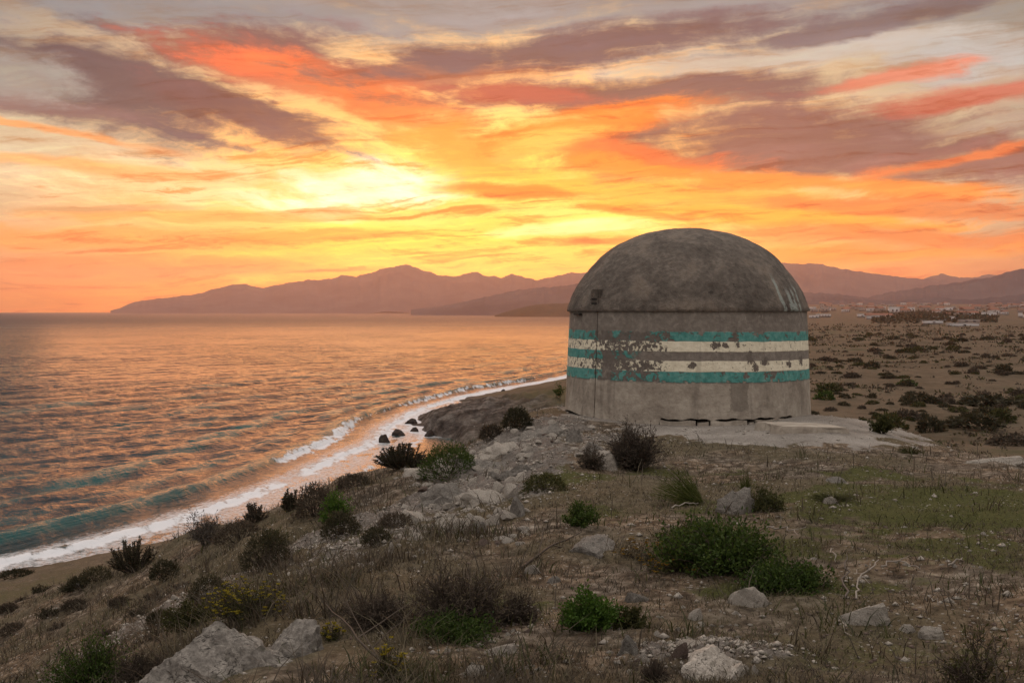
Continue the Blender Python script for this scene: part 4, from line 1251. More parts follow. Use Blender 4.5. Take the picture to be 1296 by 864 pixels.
def tubes(P, rad_, sides=3):
    """P (N,K,3) polylines, rad_ (N,K)"""
    N, K, _ = P.shape
    t = unit(np.gradient(P, axis=1))
    ref = np.where(np.abs(t[..., 2:]) > .9, np.array((1., 0, 0)), np.array((0, 0, 1.)))
    a = unit(np.cross(t, ref))
    b = np.cross(t, a)
    ang = np.arange(sides) / sides * 2 * np.pi
    V = P[:, :, None] + rad_[:, :, None, None] * (np.cos(ang)[None, None, :, None] * a[:, :, None] + np.sin(ang)[None, None, :, None] * b[:, :, None])
    i = np.arange(N)[:, None, None] * K * sides + np.arange(K - 1)[None, :, None] * sides
    j = np.arange(sides)
    F = np.stack([i + j, i + (j + 1) % sides, i + sides + (j + 1) % sides, i + sides + j], -1).reshape(-1, 4)
    return V.reshape(-1, 3), F
def stems(rg, n, w, h, K=6, spread=1.0, droop=.0, wob=.08, lean=(0, 0), hmin=.45):
    """N stem polylines rising from the root to an uneven dome of half-width w/2 and height h"""
    th_ = rg.uniform(0, 2 * np.pi, n)
    q = np.sqrt(rg.random(n)) * spread
    ex, ey = np.cos(th_) * q * w / 2, np.sin(th_) * q * w / 2
    ez = h * np.sqrt(np.clip(1 - (q * .93) ** 2, .05, 1)) * rg.uniform(hmin, 1.0, n)
    t = np.linspace(0, 1, K)[None, :]
    bx, by = ex * .22, ey * .22
    P = np.stack([bx[:, None] + (ex - bx)[:, None] * t ** 1.25 + lean[0] * h * t ** 1.6, by[:, None] + (ey - by)[:, None] * t ** 1.25 + lean[1] * h * t ** 1.6, ez[:, None] * (t - droop * t ** 3)], -1)
    P[:, 1:] += rg.normal(size=(n, K - 1, 3)) * wob * h * np.linspace(.3, 1, K - 1)[None, :, None] * .5
    return P
def along(P, rg, n, t0=.35):
    N, K, _ = P.shape
    i = rg.integers(0, N, n)
    t = (t0 + (1 - t0) * rg.random(n)) * (K - 1) * .999
    k = np.floor(t).astype(int)
    f = (t - k)[:, None]
    return P[i, k] * (1 - f) + P[i, k + 1] * f, unit(P[i, np.minimum(k + 1, K - 1)] - P[i, k])

def plant_mesh(kind, seed, w, h, dens=1.0, mats=None, leaf=None, lean=(0, 0)):
    """returns a list of (part name, mesh)"""
    rg = np.random.default_rng(seed)
    out = []
    def add(nm, VF, mat):
        out.append((nm, mesh_from(nm, VF[0], VF[1], M[mat])))
    if kind == 'leafy':
        ns_ = int(46 * dens)
        P = stems(rg, ns_, w, h, lean=lean)
        add('stem', tubes(P, np.linspace(.010, .003, 6)[None, :] * np.ones((ns_, 1)) * min(1, h / .5)), mats[1])
        n = int(3600 * dens)
        p_, d_ = along(P, rg, n, .3)
        p_ = p_ + rg.normal(size=(n, 3)) * np.array((.05, .05, .045)) * max(w, h) * .9
        p_[:, 2] = np.abs(p_[:, 2])
        d = unit(d_ * .5 + rg.normal(size=(n, 3)) * .75 + np.array((0, 0, .35)))
        L = leaf or .045
        add('foliage', leaf_verts(p_, d, L * rg.uniform(.6, 1.25, n), L * .5 * rg.uniform(.7, 1.2, n), rg), mats[0])
    elif kind == 'flower':
        ns_ = int(60 * dens)
        P = stems(rg, ns_, w, h, hmin=.35, lean=lean)
        add('stem', tubes(P, np.linspace(.006, .002, 6)[None, :] * np.ones((ns_, 1))), mats[1])
        n = int(2300 * dens)
        p_, d_ = along(P, rg, n, .2)
        p_ = p_ + rg.normal(size=(n, 3)) * .045 * max(w * .6, h)
        p_[:, 2] = np.abs(p_[:, 2])
        L = leaf or .035
        add('foliage', leaf_verts(p_, unit(rg.normal(size=(n, 3)) + np.array((0, 0, .5))), L * rg.uniform(.6, 1.3, n), L * .45, rg), mats[0])
        # each head is a small rosette of petals
        nh = int(95 * dens)
        p_, d_ = along(P, rg, nh, .75)
        p_ = p_ + rg.normal(size=(nh, 3)) * .03 * max(w * .6, h) + np.array((0, 0, .012))
        pp = np.repeat(p_, 6, 0)
        an = np.tile(np.arange(6) / 6 * 2 * np.pi, nh) + np.repeat(rg.uniform(0, 6, nh), 6)
        d = unit(np.stack([np.cos(an), np.sin(an), rg.uniform(.15, .5, nh * 6)], -1))
        add('flower_heads', leaf_verts(pp, d, .020 * rg.uniform(.7, 1.2, nh * 6), .013, rg), mats[2])
    elif kind == 'twiggy':
        n1_ = int(70 * dens)
        P = stems(rg, n1_, w * .85, h * .9, wob=.12, lean=lean)
        V1 = tubes(P, np.linspace(.007, .0025, 6)[None, :] * np.ones((n1_, 1)) * min(1.3, h / .45))
        n2_ = int(900 * dens)
        p_, d_ = along(P, rg, n2_, .3)
        d = unit(d_ + rg.normal(size=(n2_, 3)) * .65 + np.array((0, 0, .15)))
        ln = h * rg.uniform(.10, .34, n2_)
        t = np.linspace(0, 1, 4)
        P2 = p_[:, None] + d[:, None] * (ln[:, None] * t)[..., None]
        P2[:, 1:] += rg.normal(size=(n2_, 3, 3)) * (ln[:, None, None] * .10)
        V2 = tubes(P2, np.linspace(.0028, .0012, 4)[None, :] * np.ones((n2_, 1)) * max(1, h / .5))
        add('twig', (np.vstack([V1[0], V2[0]]), np.vstack([V1[1], V2[1] + len(V1[0])])), mats[1])
        n = int(1500 * dens)
        p_, d_ = along(P2, rg, n, .2)
        L = leaf or .022
        add('foliage', leaf_verts(p_, unit(d_ * .6 + rg.normal(size=(n, 3)) * .6), L * rg.uniform(.6, 1.4, n), L * .35, rg), mats[0])
    elif kind == 'candle':
        ns_ = int(60 * dens)
        P = stems(rg, ns_, w, h, wob=.05, hmin=.5, lean=lean)
        P[:, 3:, :2] = P[:, 2:3, :2] + (P[:, 3:, :2] - P[:, 2:3, :2]) * .45      # tips turn upright
        add('stem', tubes(P, np.linspace(.014, .009, 6)[None, :] * np.ones((ns_, 1)), 4), mats[1])
        n = int(4200 * dens)
        p_, d_ = along(P, rg, n, .25)
        d = unit(d_ * .45 + rg.normal(size=(n, 3)) * np.array((.8, .8, .4)))
        L = leaf or .038
        add('foliage', leaf_verts(p_, d, L * rg.uniform(.7, 1.3, n), L * .28, rg), mats[0])
    elif kind == 'mound':
        ns_ = int(40 * dens)
        P = stems(rg, ns_, w * .9, h * .9)
        add('stem', tubes(P, np.linspace(.008, .003, 6)[None, :] * np.ones((ns_, 1))), mats[1])
        n = int(2600 * dens)
        v = rg.normal(size=(n, 3))
        v[:, 2] = np.abs(v[:, 2])
        v = unit(v)
        rr_ = rg.uniform(.55, 1.0, n) ** .6
        lump = 1 + .28 * fbm3(v * 2.2 + seed, 3)
        p_ = v * (rr_ * lump)[:, None] * np.array((w / 2, w / 2, h))
        d = unit(v * .8 + rg.normal(size=(n, 3)) * .55 + np.array((0, 0, .25)))
        L = leaf or .05
        add('foliage', leaf_verts(p_, d, L * rg.uniform(.6, 1.4, n), L * .32, rg), mats[0])
    elif kind == 'tuft':
        n = int(260 * dens)
        P = stems(rg, n, w, h, K=5, wob=.04, hmin=.4, lean=lean)
        V, F = tubes(P, np.linspace(.0042, .0012, 5)[None, :] * np.ones((n, 1)))
        add('blade', (V, F), mats[0])
        n = int(700 * dens)
        p_, d_ = along(P, rg, n, .0)
        add('foliage', leaf_verts(p_ * np.array((1, 1, .6)), unit(d_ + rg.normal(size=(n, 3)) * .3), .06 * rg.uniform(.5, 1.4, n) * h / .35, .006, rg), mats[0])
    return out
def put_plant(name, kind, px, py, wpx, hpx, mats, label, cat='shrub', group=None, dens=1.0, seed=None, leaf=None, lo=4.0, lean=(0, 0)):
    p = ground_at(px, py, lo)
    k = p[1] / F_PX
    w, h = wpx * k, hpx * k
    sd = seed if seed is not None else int(px * 7 + py)
    leaf = leaf or float(np.clip(3.4 * k * (1.2 if kind in ('leafy', 'mound') else 1.0), .014, .2))
    z = float(height(np.array([p[0]]), np.array([p[1] + w * .25]))[0])
    root = link(name, None, loc=(p[0], p[1] + w * .25, z - .02), label=label, cat=cat, group=group)
    for nm, me in plant_mesh(kind, sd, w, h, dens, mats, leaf, lean):
        link(nm, me, root, kind='stuff' if nm == 'flower_heads' else None)
    return root
LF, DK = ('fresh', 'twig', 'yellow'), ('dark', 'twig')
put_plant('herb', 'leafy', 750, 800, 84, 56, ('fresh', 'olive'), 'bright green feathery herb in the middle of the foreground', 'plant', dens=1.5, leaf=.028)
put_plant('herb', 'leafy', 797, 795, 48, 36, ('olive', 'olive'), 'duller small herb touching the bright green one', 'plant', dens=.7, leaf=.024)
put_plant('bush', 'leafy', 915, 730, 170, 82, ('green', 'twig'), 'large dark green bush in the middle ground', 'bush', dens=2.6, leaf=.04)
put_plant('bush', 'leafy', 1000, 752, 130, 48, ('green', 'twig'), 'low dark greenery spreading right of the large green bush', 'bush', dens=1.6, leaf=.034)
put_plant('bush', 'leafy', 868, 700, 80, 44, ('olive', 'twig'), 'olive green clump at the left of the large green bush', 'bush', dens=1.0, leaf=.034)
put_plant('grass_tuft', 'tuft', 885, 640, 58, 58, ('lime',), 'yellow-green broom-like tuft leaning left before the bunker', 'grass', dens=.8, lean=(-.55, 0))
put_plant('grass_tuft', 'tuft', 945, 632, 20, 50, ('lime',), 'thin upright yellow-green sprig by the lichened rock', 'grass', dens=.25)
put_plant('flowering_plant', 'flower', 872, 728, 110, 30, ('olive', 'twig', 'orange'), 'low plant with orange-yellow flowers at the foot of the large bush', 'plant', dens=.8, leaf=.026)
put_plant('flowering_plant', 'flower', 815, 712, 86, 30, ('straw', 'twig', 'orange'), 'dry yellowish flowering plant right of the flat grey rock', 'plant', dens=.5, leaf=.026)
put_plant('dry_bush', 'twiggy', 805, 598, 84, 68, ('brown', 'twig'), 'rounded dry brown bush in front of the bunker wall', 'bush', dens=1.5)
put_plant('dry_bush', 'twiggy', 748, 596, 40, 34, ('brown', 'twig'), 'small dry bush left of the rounded brown one', 'bush', dens=.6)
put_plant('bush', 'leafy', 968, 648, 64, 34, ('olive', 'grey'), 'greyish green bush beside the lichened rock', 'bush', dens=.9)
put_plant('bush', 'leafy', 738, 668, 50, 34, ('green', 'twig'), 'small green clump above the flat tilted grey rock', 'bush', dens=.8, leaf=.03)
put_plant('dry_bush', 'twiggy', 578, 800, 150, 92, ('straw', 'twig'), 'dry olive brush in the lower middle of the slope', 'bush', dens=2.4, leaf=.026)
put_plant('dry_bush', 'twiggy', 480, 800, 130, 56, ('brown', 'twig'), 'brown dry brush right of the boulder top', 'bush', dens=1.4, leaf=.022)
put_plant('dry_bush', 'twiggy', 655, 792, 70, 50, ('brown', 'twig'), 'reddish dry brush at the right of the olive brush', 'bush', dens=.9)
put_plant('bush', 'leafy', 575, 815, 130, 32, ('green', 'twig'), 'low dark green leaves at the foot of the olive brush', 'bush', dens=1.0, leaf=.028)
put_plant('flowering_bush', 'flower', 310, 790, 120, 62, ('olive', 'twig', 'yellow'), 'yellow-flowering green bush just above the big boulder', 'bush', dens=2.0)
put_plant('bush', 'leafy', 236, 800, 80, 40, ('olive', 'twig'), 'dull green bush left of the yellow-flowering one', 'bush', dens=1.0, lo=6)
put_plant('bush', 'leafy', 105, 878, 130, 76, ('green', 'twig'), 'dark green bush in the bottom left corner', 'bush', dens=2.0)
put_plant('dry_bush', 'twiggy', 170, 862, 90, 46, ('brown', 'twig'), 'brown dry brush between the corner bush and the boulder', 'bush', dens=1.0)
put_plant('thorny_shrub', 'candle', 160, 731, 96, 46, ('dark', 'twig'), 'dark upright-stemmed shrub against the surf at the far left edge of the slope', dens=1.3)
put_plant('scrub_mound', 'mound', 206, 736, 42, 24, DK, 'dark cushion shrub right of the dark upright-stemmed one', dens=.6)
put_plant('dry_bush', 'twiggy', 258, 692, 66, 56, ('brown', 'grey'), 'bare grey twiggy shrub standing against the surf', 'shrub', dens=.55)
put_plant('scrub_mound', 'mound', 300, 688, 70, 30, ('brown', 'twig'), 'brown cushion shrub right of the bare grey twiggy one', dens=.8)
put_plant('thorny_shrub', 'candle', 322, 664, 46, 30, ('brown', 'twig'), 'little upright brown shrub on the slope edge against the foam', dens=.5)
put_plant('thorny_shrub', 'candle', 366, 650, 34, 34, DK, 'small dark upright shrub on the slope edge left of the green one', dens=.5)
put_plant('scrub_mound', 'mound', 398, 656, 56, 44, ('brown', 'twig'), 'brownish cushion shrub behind the bright green slope shrub', dens=.9)
put_plant('bush', 'leafy', 424, 666, 44, 50, ('fresh', 'twig'), 'bright green shrub standing out on the seaward slope', 'bush', dens=.9)
put_plant('scrub_mound', 'mound', 430, 678, 50, 34, DK, 'dark cushion shrub at the foot of the bright green slope shrub', dens=.8)
put_plant('scrub_mound', 'mound', 334, 722, 66, 52, ('dark', 'twig'), 'dark rounded shrub with yellow-green top halfway down the slope', dens=1.1)
put_plant('bush', 'leafy', 346, 700, 40, 34, ('olive', 'twig'), 'yellow-green sprigs topping the dark rounded slope shrub', 'bush', dens=.5)
put_plant('thorny_shrub', 'candle', 508, 598, 112, 36, ('dark', 'twig'), 'row of dark upright stems on the slope edge against orange water', dens=1.8)
put_plant('scrub_mound', 'mound', 568, 604, 80, 44, ('green', 'twig'), 'dark green cushion shrub right of the dark upright stems', dens=1.3)
put_plant('scrub_mound', 'mound', 448, 618, 50, 20, ('brown', 'twig'), 'low brown cushion left of the dark upright stems', dens=.6)
put_plant('scrub_mound', 'mound', 655, 545, 40, 26, DK, 'dark little shrub on the stony spur left of the bunker', dens=.7)
put_plant('scrub_mound', 'mound', 622, 556, 30, 18, ('brown', 'twig'), 'brownish little shrub lower on the stony spur', dens=.4)
put_plant('bush', 'leafy', 710, 506, 22, 22, ('green', 'twig'), 'small dark bush peeping past the left edge of the bunker', 'bush', dens=.3, lo=30)
put_plant('scrub_mound', 'mound', 690, 622, 60, 24, ('olive', 'twig'), 'flat olive cushion right of the rubble patch', dens=.6)
put_plant('scrub_mound', 'mound', 500, 668, 46, 20, ('brown', 'twig'), 'brown cushion on the slope above the egg-shaped stone', dens=.5)
put_plant('scrub_mound', 'mound', 476, 694, 40, 22, DK, 'dark cushion left of the egg-shaped stone', dens=.5)
put_plant('scrub_mound', 'mound', 262, 770, 60, 36, DK, 'dark shrub in the gully above the yellow-flowering bush', dens=.8)
put_plant('grass_tuft', 'tuft', 830, 864, 40, 36, ('twig',), 'dark brown bristly tuft at the bottom edge beside the outcrop', 'grass', dens=1.0)
put_plant('dry_bush', 'twiggy', 1250, 880, 120, 90, ('olive', 'twig'), 'sparse dark twiggy bush in the bottom right corner', 'bush', dens=.35, leaf=.03)
put_plant('flowering_plant', 'flower', 488, 868, 70, 54, ('olive', 'twig', 'yellow'), 'sparse yellow-flowered plant at the bottom edge right of the boulder', 'plant', dens=.35)
put_plant('flowering_plant', 'flower', 418, 812, 34, 26, ('olive', 'twig', 'yellow'), 'small yellow-green sprig at the right shoulder of the boulder', 'plant', dens=.25)
put_plant('grass_tuft', 'tuft', 1060, 640, 70, 16, ('moss',), 'flat green grass clump right of the greyish bush', 'grass', dens=.7)
put_plant('grass_tuft', 'tuft', 1155, 575, 40, 16, ('moss',), 'green grass clump at the right rim of the apron', 'grass', dens=.5)
put_plant('bush', 'leafy', 1120, 556, 34, 30, ('olive', 'twig'), 'yellowish green bush behind the right rim of the apron', 'bush', dens=.5, lo=22)
# dark cushions on the low flat and lower slope at the left
for px, py, w, h, k in [(18, 731, 30, 8, 'dark'), (50, 751, 26, 12, 'dark'), (82, 752, 22, 14, 'dark'), (98, 750, 24, 16, 'dark'), (56, 787, 38, 20, 'dark'), (70, 797, 24, 12, 'brown'), (92, 776, 26, 15, 'brown'), (14, 806, 28, 14, 'brown'),
                        (120, 742, 34, 22, 'dark'), (150, 770, 24, 10, 'brown'), (172, 782, 40, 30, 'dark'), (136, 806, 34, 14, 'brown'), (26, 760, 20, 8, 'brown'), (190, 758, 20, 8, 'brown'), (8, 776, 18, 8, 'brown'), (228, 744, 24, 10, 'brown'), (200, 792, 26, 14, 'dark')]:
    lab = '%s %s cushion shrub, %s at left, %s' % ('wide' if w > 29 else 'small' if w < 22 else 'middling', 'dark' if k == 'dark' else 'brown', where(py, 725, 810, ['low shore flat', 'slope foot', 'lower slope']), where(px, 0, 240, ['by the photo edge', 'nearer the edge', 'further in', 'furthest in']))
    put_plant('scrub_mound', 'twiggy' if (px + py) % 3 == 0 else 'mound', px, py, w * 1.35, h * .85, (k, 'twig'), lab, group='cushions on the lower left slope', dens=.35, lo=9)

# dead branches lying right of the green bush, and a leaning stem at the bottom
def branch(name, pts, rad_, mat, lab, forks=2, seed=0):
    rg = np.random.default_rng(seed)
    pw = np.array([ground_at(a, b) + np.array((0, 0, c)) for a, b, c in pts])
    t = np.linspace(0, len(pw) - 1, 9)
    P = np.stack([np.interp(t, np.arange(len(pw)), pw[:, i]) for i in range(3)], -1)[None]
    P[:, 1:-1] += rg.normal(size=(1, 7, 3)) * .012
    V, F = tubes(P, np.linspace(rad_, rad_ * .35, 9)[None], 5)
    for _ in range(forks):
        i = rg.integers(2, 7)
        L = np.linalg.norm(pw[-1] - pw[0]) * rg.uniform(.2, .4)
        d = unit((P[0, i + 1] - P[0, i]) + rg.normal(size=3) * .05 + np.array((rg.choice([-1, 1]) * .06, 0, .05)))
        P2 = (P[0, i] + d[None] * (np.linspace(0, 1, 5) * L)[:, None] + rg.normal(size=(5, 3)) * .008)[None]
        P2[0, 0] = P[0, i]
        V2, F2 = tubes(P2, np.linspace(rad_ * .5, rad_ * .2, 5)[None], 4)
        F = np.vstack([F, F2 + len(V)])
        V = np.vstack([V, V2])
    link(name, mesh_from(name, V, F, M[mat], True), label=lab, cat='branch')
branch('dead_branch', [(1085, 744, .04), (1100, 738, .10), (1112, 729, .12)], .010, 'pale', 'bleached forked branch standing highest of the dead twigs', 2, 1)
branch('dead_branch', [(1115, 722, .03), (1140, 723, .06), (1165, 725, .03)], .009, 'pale', 'pale horizontal branch right of the forked dead one', 1, 2)
branch('dead_branch', [(1068, 762, .02), (1069, 745, .12), (1071, 735, .20)], .009, 'grey', 'short grey branch stuck upright in the ground', 0, 3)
branch('dead_branch', [(1084, 764, .02), (1086, 752, .10), (1084, 744, .13)], .008, 'pale', 'crooked pale twig beside the upright grey branch', 1, 4)
branch('dead_branch', [(1060, 790, .02), (1068, 800, .05), (1078, 812, .03)], .007, 'pale', 'bleached twig lying below the long low whitish rock', 0, 5)
branch('dead_branch', [(1170, 765, .05), (1180, 770, .05), (1190, 776, .03)], .007, 'pale', 'short bleached stick in the grass at the right', 0, 6)
branch('dead_branch', [(1200, 718, .02), (1212, 719, .05), (1218, 714, .05)], .011, 'pale', 'curved pale stick lying in thin grass far right', 0, 7)
branch('dead_branch', [(1052, 700, .02), (1056, 710, .05), (1058, 718, .02)], .007, 'pale', 'small crooked twig above the dead branches', 0, 8)
branch('dead_branch', [(505, 866, .02), (470, 842, .07), (440, 822, .13), (412, 802, .20)], .011, 'twig', 'dark bare stem leaning left at the bottom beside the boulder', 3, 9)
branch('dead_branch', [(660, 722, .02), (700, 696, .05), (735, 680, .05)], .014, 'twig', 'dark fallen branch along the crevice by the flat grey rock', 2, 10)
branch('dead_branch', [(850, 648, .03), (870, 643, .05), (884, 641, .04)], .010, 'pale', 'short bleached stick left of the lichened rock', 0, 11)
branch('dead_branch', [(968, 672, .02), (995, 676, .05), (1010, 682, .03)], .010, 'pale', 'bleached forked stick behind the large green bush', 2, 12)

# thin grass and stubble that nobody could count
def blades(name, n, mat, fn, hmin, hmax, lab, seed, wd=.0045, rmin=5.6, rmax=34):
    rg = np.random.default_rng(seed)
    r = np.exp(rg.uniform(math.log(rmin), math.log(rmax), n * 4))
    t = rg.uniform(R(-27), R(27), n * 4)
    x_, y_ = r * np.sin(t), r * np.cos(t)
    keep = rg.random(n * 4) < fn(x_, y_)
    x_, y_, r = x_[keep][:n], y_[keep][:n], r[keep][:n]
    n = len(x_)
    z_ = height(x_, y_)
    h_ = rg.uniform(hmin, hmax, n) * (.6 + .8 * np.clip(.5 + fbm2(x_ / .8, y_ / .8, 2), 0, 1))
    an = rg.uniform(0, 2 * np.pi, n)
    ln = rg.uniform(.3, 2.2, n) * h_
    w_ = wd * rg.uniform(.6, 1.3, n) * (1 + r / 22)
    p0 = np.stack([x_, y_, z_ - .01], -1)
    sd = np.stack([np.cos(an + 1.57), np.sin(an + 1.57), 0 * an], -1) * w_[:, None] * .5
    mid = p0 + np.stack([np.cos(an) * ln * .35, np.sin(an) * ln * .35, h_ * .6], -1)
    tip = p0 + np.stack([np.cos(an) * ln, np.sin(an) * ln, h_], -1)
    V = np.stack([p0 - sd, p0 + sd, mid + sd * .8, tip, mid - sd * .8], 1).reshape(-1, 3)
    i = np.arange(n)[:, None] * 5
    F = np.vstack([i + np.array([[0, 1, 2]]), i + np.array([[0, 2, 4]]), i + np.array([[4, 2, 3]])])
    link(name, mesh_from(name, V, F, M[mat]), kind='stuff', label=lab, cat='grass')
def bare(x_, y_):
    b_ = np.hypot(x_ - BUNKER[0], y_ - BUNKER[1])
    a_ = np.arctan2(x_ - BUNKER[0], -(y_ - BUNKER[1]))
    ar = np.interp(a_, [-3.2, -1.6, -1.1, -.55, -.2, .25, .8, 1.3, 1.8, 3.2], [2.9, 2.75, 2.9, 3.4, 5.2, 6.9, 5.3, 3.9, 3.2, 2.9])
    q_ = ground_at(300, 850)
    clear_ = np.clip((np.hypot((x_ - q_[0]) / 1.15, y_ - q_[1] + .05) - .62) / .15, 0, 1)
    return clear_ * np.clip((b_ - ar) / .4, 0, 1) * (1 - .92 * rubble_mask(x_, y_))
def green_f(x_, y_):
    m_ = np.zeros_like(x_)
    for (px, py, d, rx, ry, w) in [(1180, 640, 13.8, 2.6, 2.2, 1.), (1240, 700, 11, 1.6, 1.3, .75), (1100, 605, 16.5, 1.0, .8, .8), (950, 690, 11.3, 1.0, .9, .8), (1010, 740, 9.6, .8, .6, .8), (700, 610, 16.5, .8, 1.3, .8), (740, 650, 13.6, .6, .8, .7),
                                   (590, 780, 9, .9, .6, .6), (1100, 820, 7.6, 1.4, .8, .5), (860, 600, 17.3, 1.1, .6, .8), (420, 690, 14.5, .5, 1.5, .5)]:
        m_ = np.maximum(m_, w * blob(x_, y_, px, py, d, rx, ry, 0, .75, .8))
    return m_ * bare(x_, y_)
blades('dry_grass', 60000, 'straw', lambda a, b: bare(a, b) * np.clip(.30 + 1.1 * fbm2(a / 1.4 + 8, b / 1.4, 3) + .9 * fbm2(a / .3, b / .3, 2), .02, 1) * (1 - .6 * green_f(a, b)), .012, .055, 'dry straw-coloured stubble over the knoll', 31)
blades('brown_grass', 50000, 'brown', lambda a, b: bare(a, b) * np.clip(.30 + 1.2 * fbm2(a / 1.9 - 8, b / 1.9, 3) + .9 * fbm2(a / .3 + 5, b / .3, 2), .02, 1), .012, .060, 'brown withered grass over the knoll and seaward slope', 32)
blades('green_grass', 45000, 'moss', lambda a, b: green_f(a, b) * np.clip(.8 + 1.2 * fbm2(a / .35, b / .35, 3), .1, 1) + .02, .012, .045, 'short green grass in patches on the knoll', 33)
def clumpy(a, b, k):
    return np.clip(-.25 + 2.6 * fbm2(a / 1.1 + k, b / 1.1, 3) + 1.2 * fbm2(a / .35 + k, b / .35, 2), 0, 1)
def seaward(a, b):
    return np.clip((.6 - a) / 1.2, .10, 1)
blades('tall_dry_grass', 30000, 'straw', lambda a, b: bare(a, b) * clumpy(a, b, 3.3) * seaward(a, b), .06, .20, 'taller dry grass in ragged clumps on the seaward slope', 41, .005)
blades('withered_scrub', 34000, 'brown', lambda a, b: bare(a, b) * clumpy(a, b, 17.7) * seaward(a, b), .06, .24, 'withered brown scrub between the shrubs of the slope', 42, .006)
blades('olive_scrub', 14000, 'olive', lambda a, b: bare(a, b) * clumpy(a, b, 29.1) * (.3 + .7 * seaward(a, b)), .04, .15, 'olive green weeds in patches over the slope', 43, .007)
# ---------------------------------------------------------------- scrub dotted over the plain
frng = np.random.default_rng(11)
SHR = {}
for k, mt in (('dark', 'dark'), ('olive', 'olive'), ('brown', 'brown'), ('green', 'green')):
    SHR[k] = []
    for i in range(3):
        rg = np.random.default_rng(900 + i + len(k))
        n = 420
        v = rg.normal(size=(n, 3))
        v[:, 2] = np.abs(v[:, 2])
        v = unit(v)
        lump = 1 + .5 * fbm3(v * 1.7 + i * 5.1 + len(k), 3)
        p_ = v * (rg.uniform(.45, 1, n) ** .5 * lump)[:, None] * np.array((.5, .5, .42))
        d = unit(v * .7 + rg.normal(size=(n, 3)) * .6)
        SHR[k].append(mesh_from('shrub', *leaf_verts(p_, d, .17 * rg.uniform(.6, 1.3, n), .085, rg), M[mt]))
def put_shrub(px, py, wpx, kind, lab, grp=None, asp=.5, lo=62):
    p = ground_at(px, py, lo, 1500)
    w = wpx * p[1] / F_PX
    link('shrub', SHR[kind][frng.integers(3)], loc=(p[0], p[1] + w * .3, float(height(p[0:1], p[1:2] + w * .3)[0]) - .05), rot=(0, 0, frng.uniform(0, 6.3)),
         scale=(w * frng.uniform(.9, 1.15), w * frng.uniform(.7, 1.0), w * asp * 2 * frng.uniform(.8, 1.15)), label=lab, cat='shrub', group=grp)
for px, py, w, k, lab, asp in [
    (1238, 546, 62, 'dark', 'largest dark green shrub at the foot of the knoll near the right edge', .42), (1182, 548, 36, 'dark', 'dark round shrub left of the largest one at the foot of the knoll', .55), (1046, 506, 24, 'green', 'green shrub on the plain just right of the bunker wall', .55),
    (1052, 496, 34, 'olive', 'paler shrub behind the green one right of the bunker wall', .35), (1262, 515, 70, 'dark', 'broad dark thicket on the plain at the right edge', .22), (1150, 488, 24, 'green', 'compact green shrub in the middle of the plain', .4),
    (1170, 504, 18, 'dark', 'small black-green shrub on the plain above the knoll rim', .5), (1154, 513, 20, 'dark', 'dark shrub nearest above the knoll rim', .45), (1105, 505, 14, 'dark', 'small dark shrub between bunker and knoll rim', .6),
    (1270, 535, 40, 'olive', 'olive shrub behind the largest one at the right edge', .4), (1130, 548, 44, 'olive', 'yellowish shrub low behind the apron rim', .5), (1285, 565, 50, 'brown', 'brownish thicket at the right edge under the plain', .4)]:
    put_shrub(px, py, w, k, lab, None, asp, lo=40 if py > 530 else 62)
made = 0
for _ in range(900):
    if made >= 230:
        break
    py = 424 + 116 * frng.random() ** 1.35
    px = frng.uniform(1026, 1330)
    if fbm2(np.array([px / 45.]), np.array([py / 14.]), 2)[0] < frng.uniform(-.45, .25):
        continue
    if py > 560 - (1296 - px) * .12:
        continue
    w = (7 + 15 * frng.random() ** 2) * (.45 + (py - 400) / 115)
    k = frng.choice(['dark', 'dark', 'brown', 'brown', 'olive'])
    lab = '%s %s shrub on the dry plain, %s, %s' % ('wide' if w > 15 else 'small' if w < 9 else 'low', {'dark': 'dark green', 'brown': 'brown', 'olive': 'olive'}[k], where(py, 424, 540, ['far out', 'in its far half', 'halfway out', 'in its near half', 'just beyond the knoll']),
                                                                 where(px, 1026, 1330, ['beside the bunker', 'right of the bunker', 'in the middle', 'below the wood', 'near the right edge', 'at the right edge']))
    put_shrub(px, py, w, k, lab, 'shrubs dotted over the plain', frng.uniform(.25, .45))
    made += 1

# tufts and low heath too many to count between them
n = 24000
r_ = np.exp(frng.uniform(math.log(58), math.log(900), n))
t_ = frng.uniform(R(9), R(26), n)
x_, y_ = r_ * np.sin(t_), r_ * np.cos(t_)
kp = (fbm2(x_ / 16, y_ / 16, 4, .6) + .5 * fbm2(x_ / 4, y_ / 4, 2) > frng.uniform(-.05, .65, n)) & (height(x_, y_, False) < -5)
x_, y_, r_ = x_[kp], y_[kp], r_[kp]
n = len(x_)
for nm_, mt_, sl_, lab_ in (('low_heath', 'brown', slice(0, n * 2 // 3), 'brown heath and dead tufts covering the plain'), ('low_heath', 'olive', slice(n * 2 // 3, n), 'olive low growth between the shrubs of the plain')):
    xs, ys, rs = x_[sl_], y_[sl_], r_[sl_]
    m_ = len(xs)
    pp = np.repeat(np.stack([xs, ys, height(xs, ys)], -1), 4, 0) + frng.normal(size=(m_ * 4, 3)) * np.array((.22, .22, .03)) * np.repeat(.5 + rs / 260, 4)[:, None]
    dd_ = unit(frng.normal(size=(m_ * 4, 3)) * np.array((1, 1, .5)) + np.array((0, 0, .7)))
    sz = np.repeat((.16 + rs / 600) * frng.uniform(.6, 1.3, m_), 4)
    link(nm_, mesh_from(nm_, *leaf_verts(pp, dd_, sz, sz * .45, frng), M[mt_]), kind='stuff', label=lab_, cat='heath')

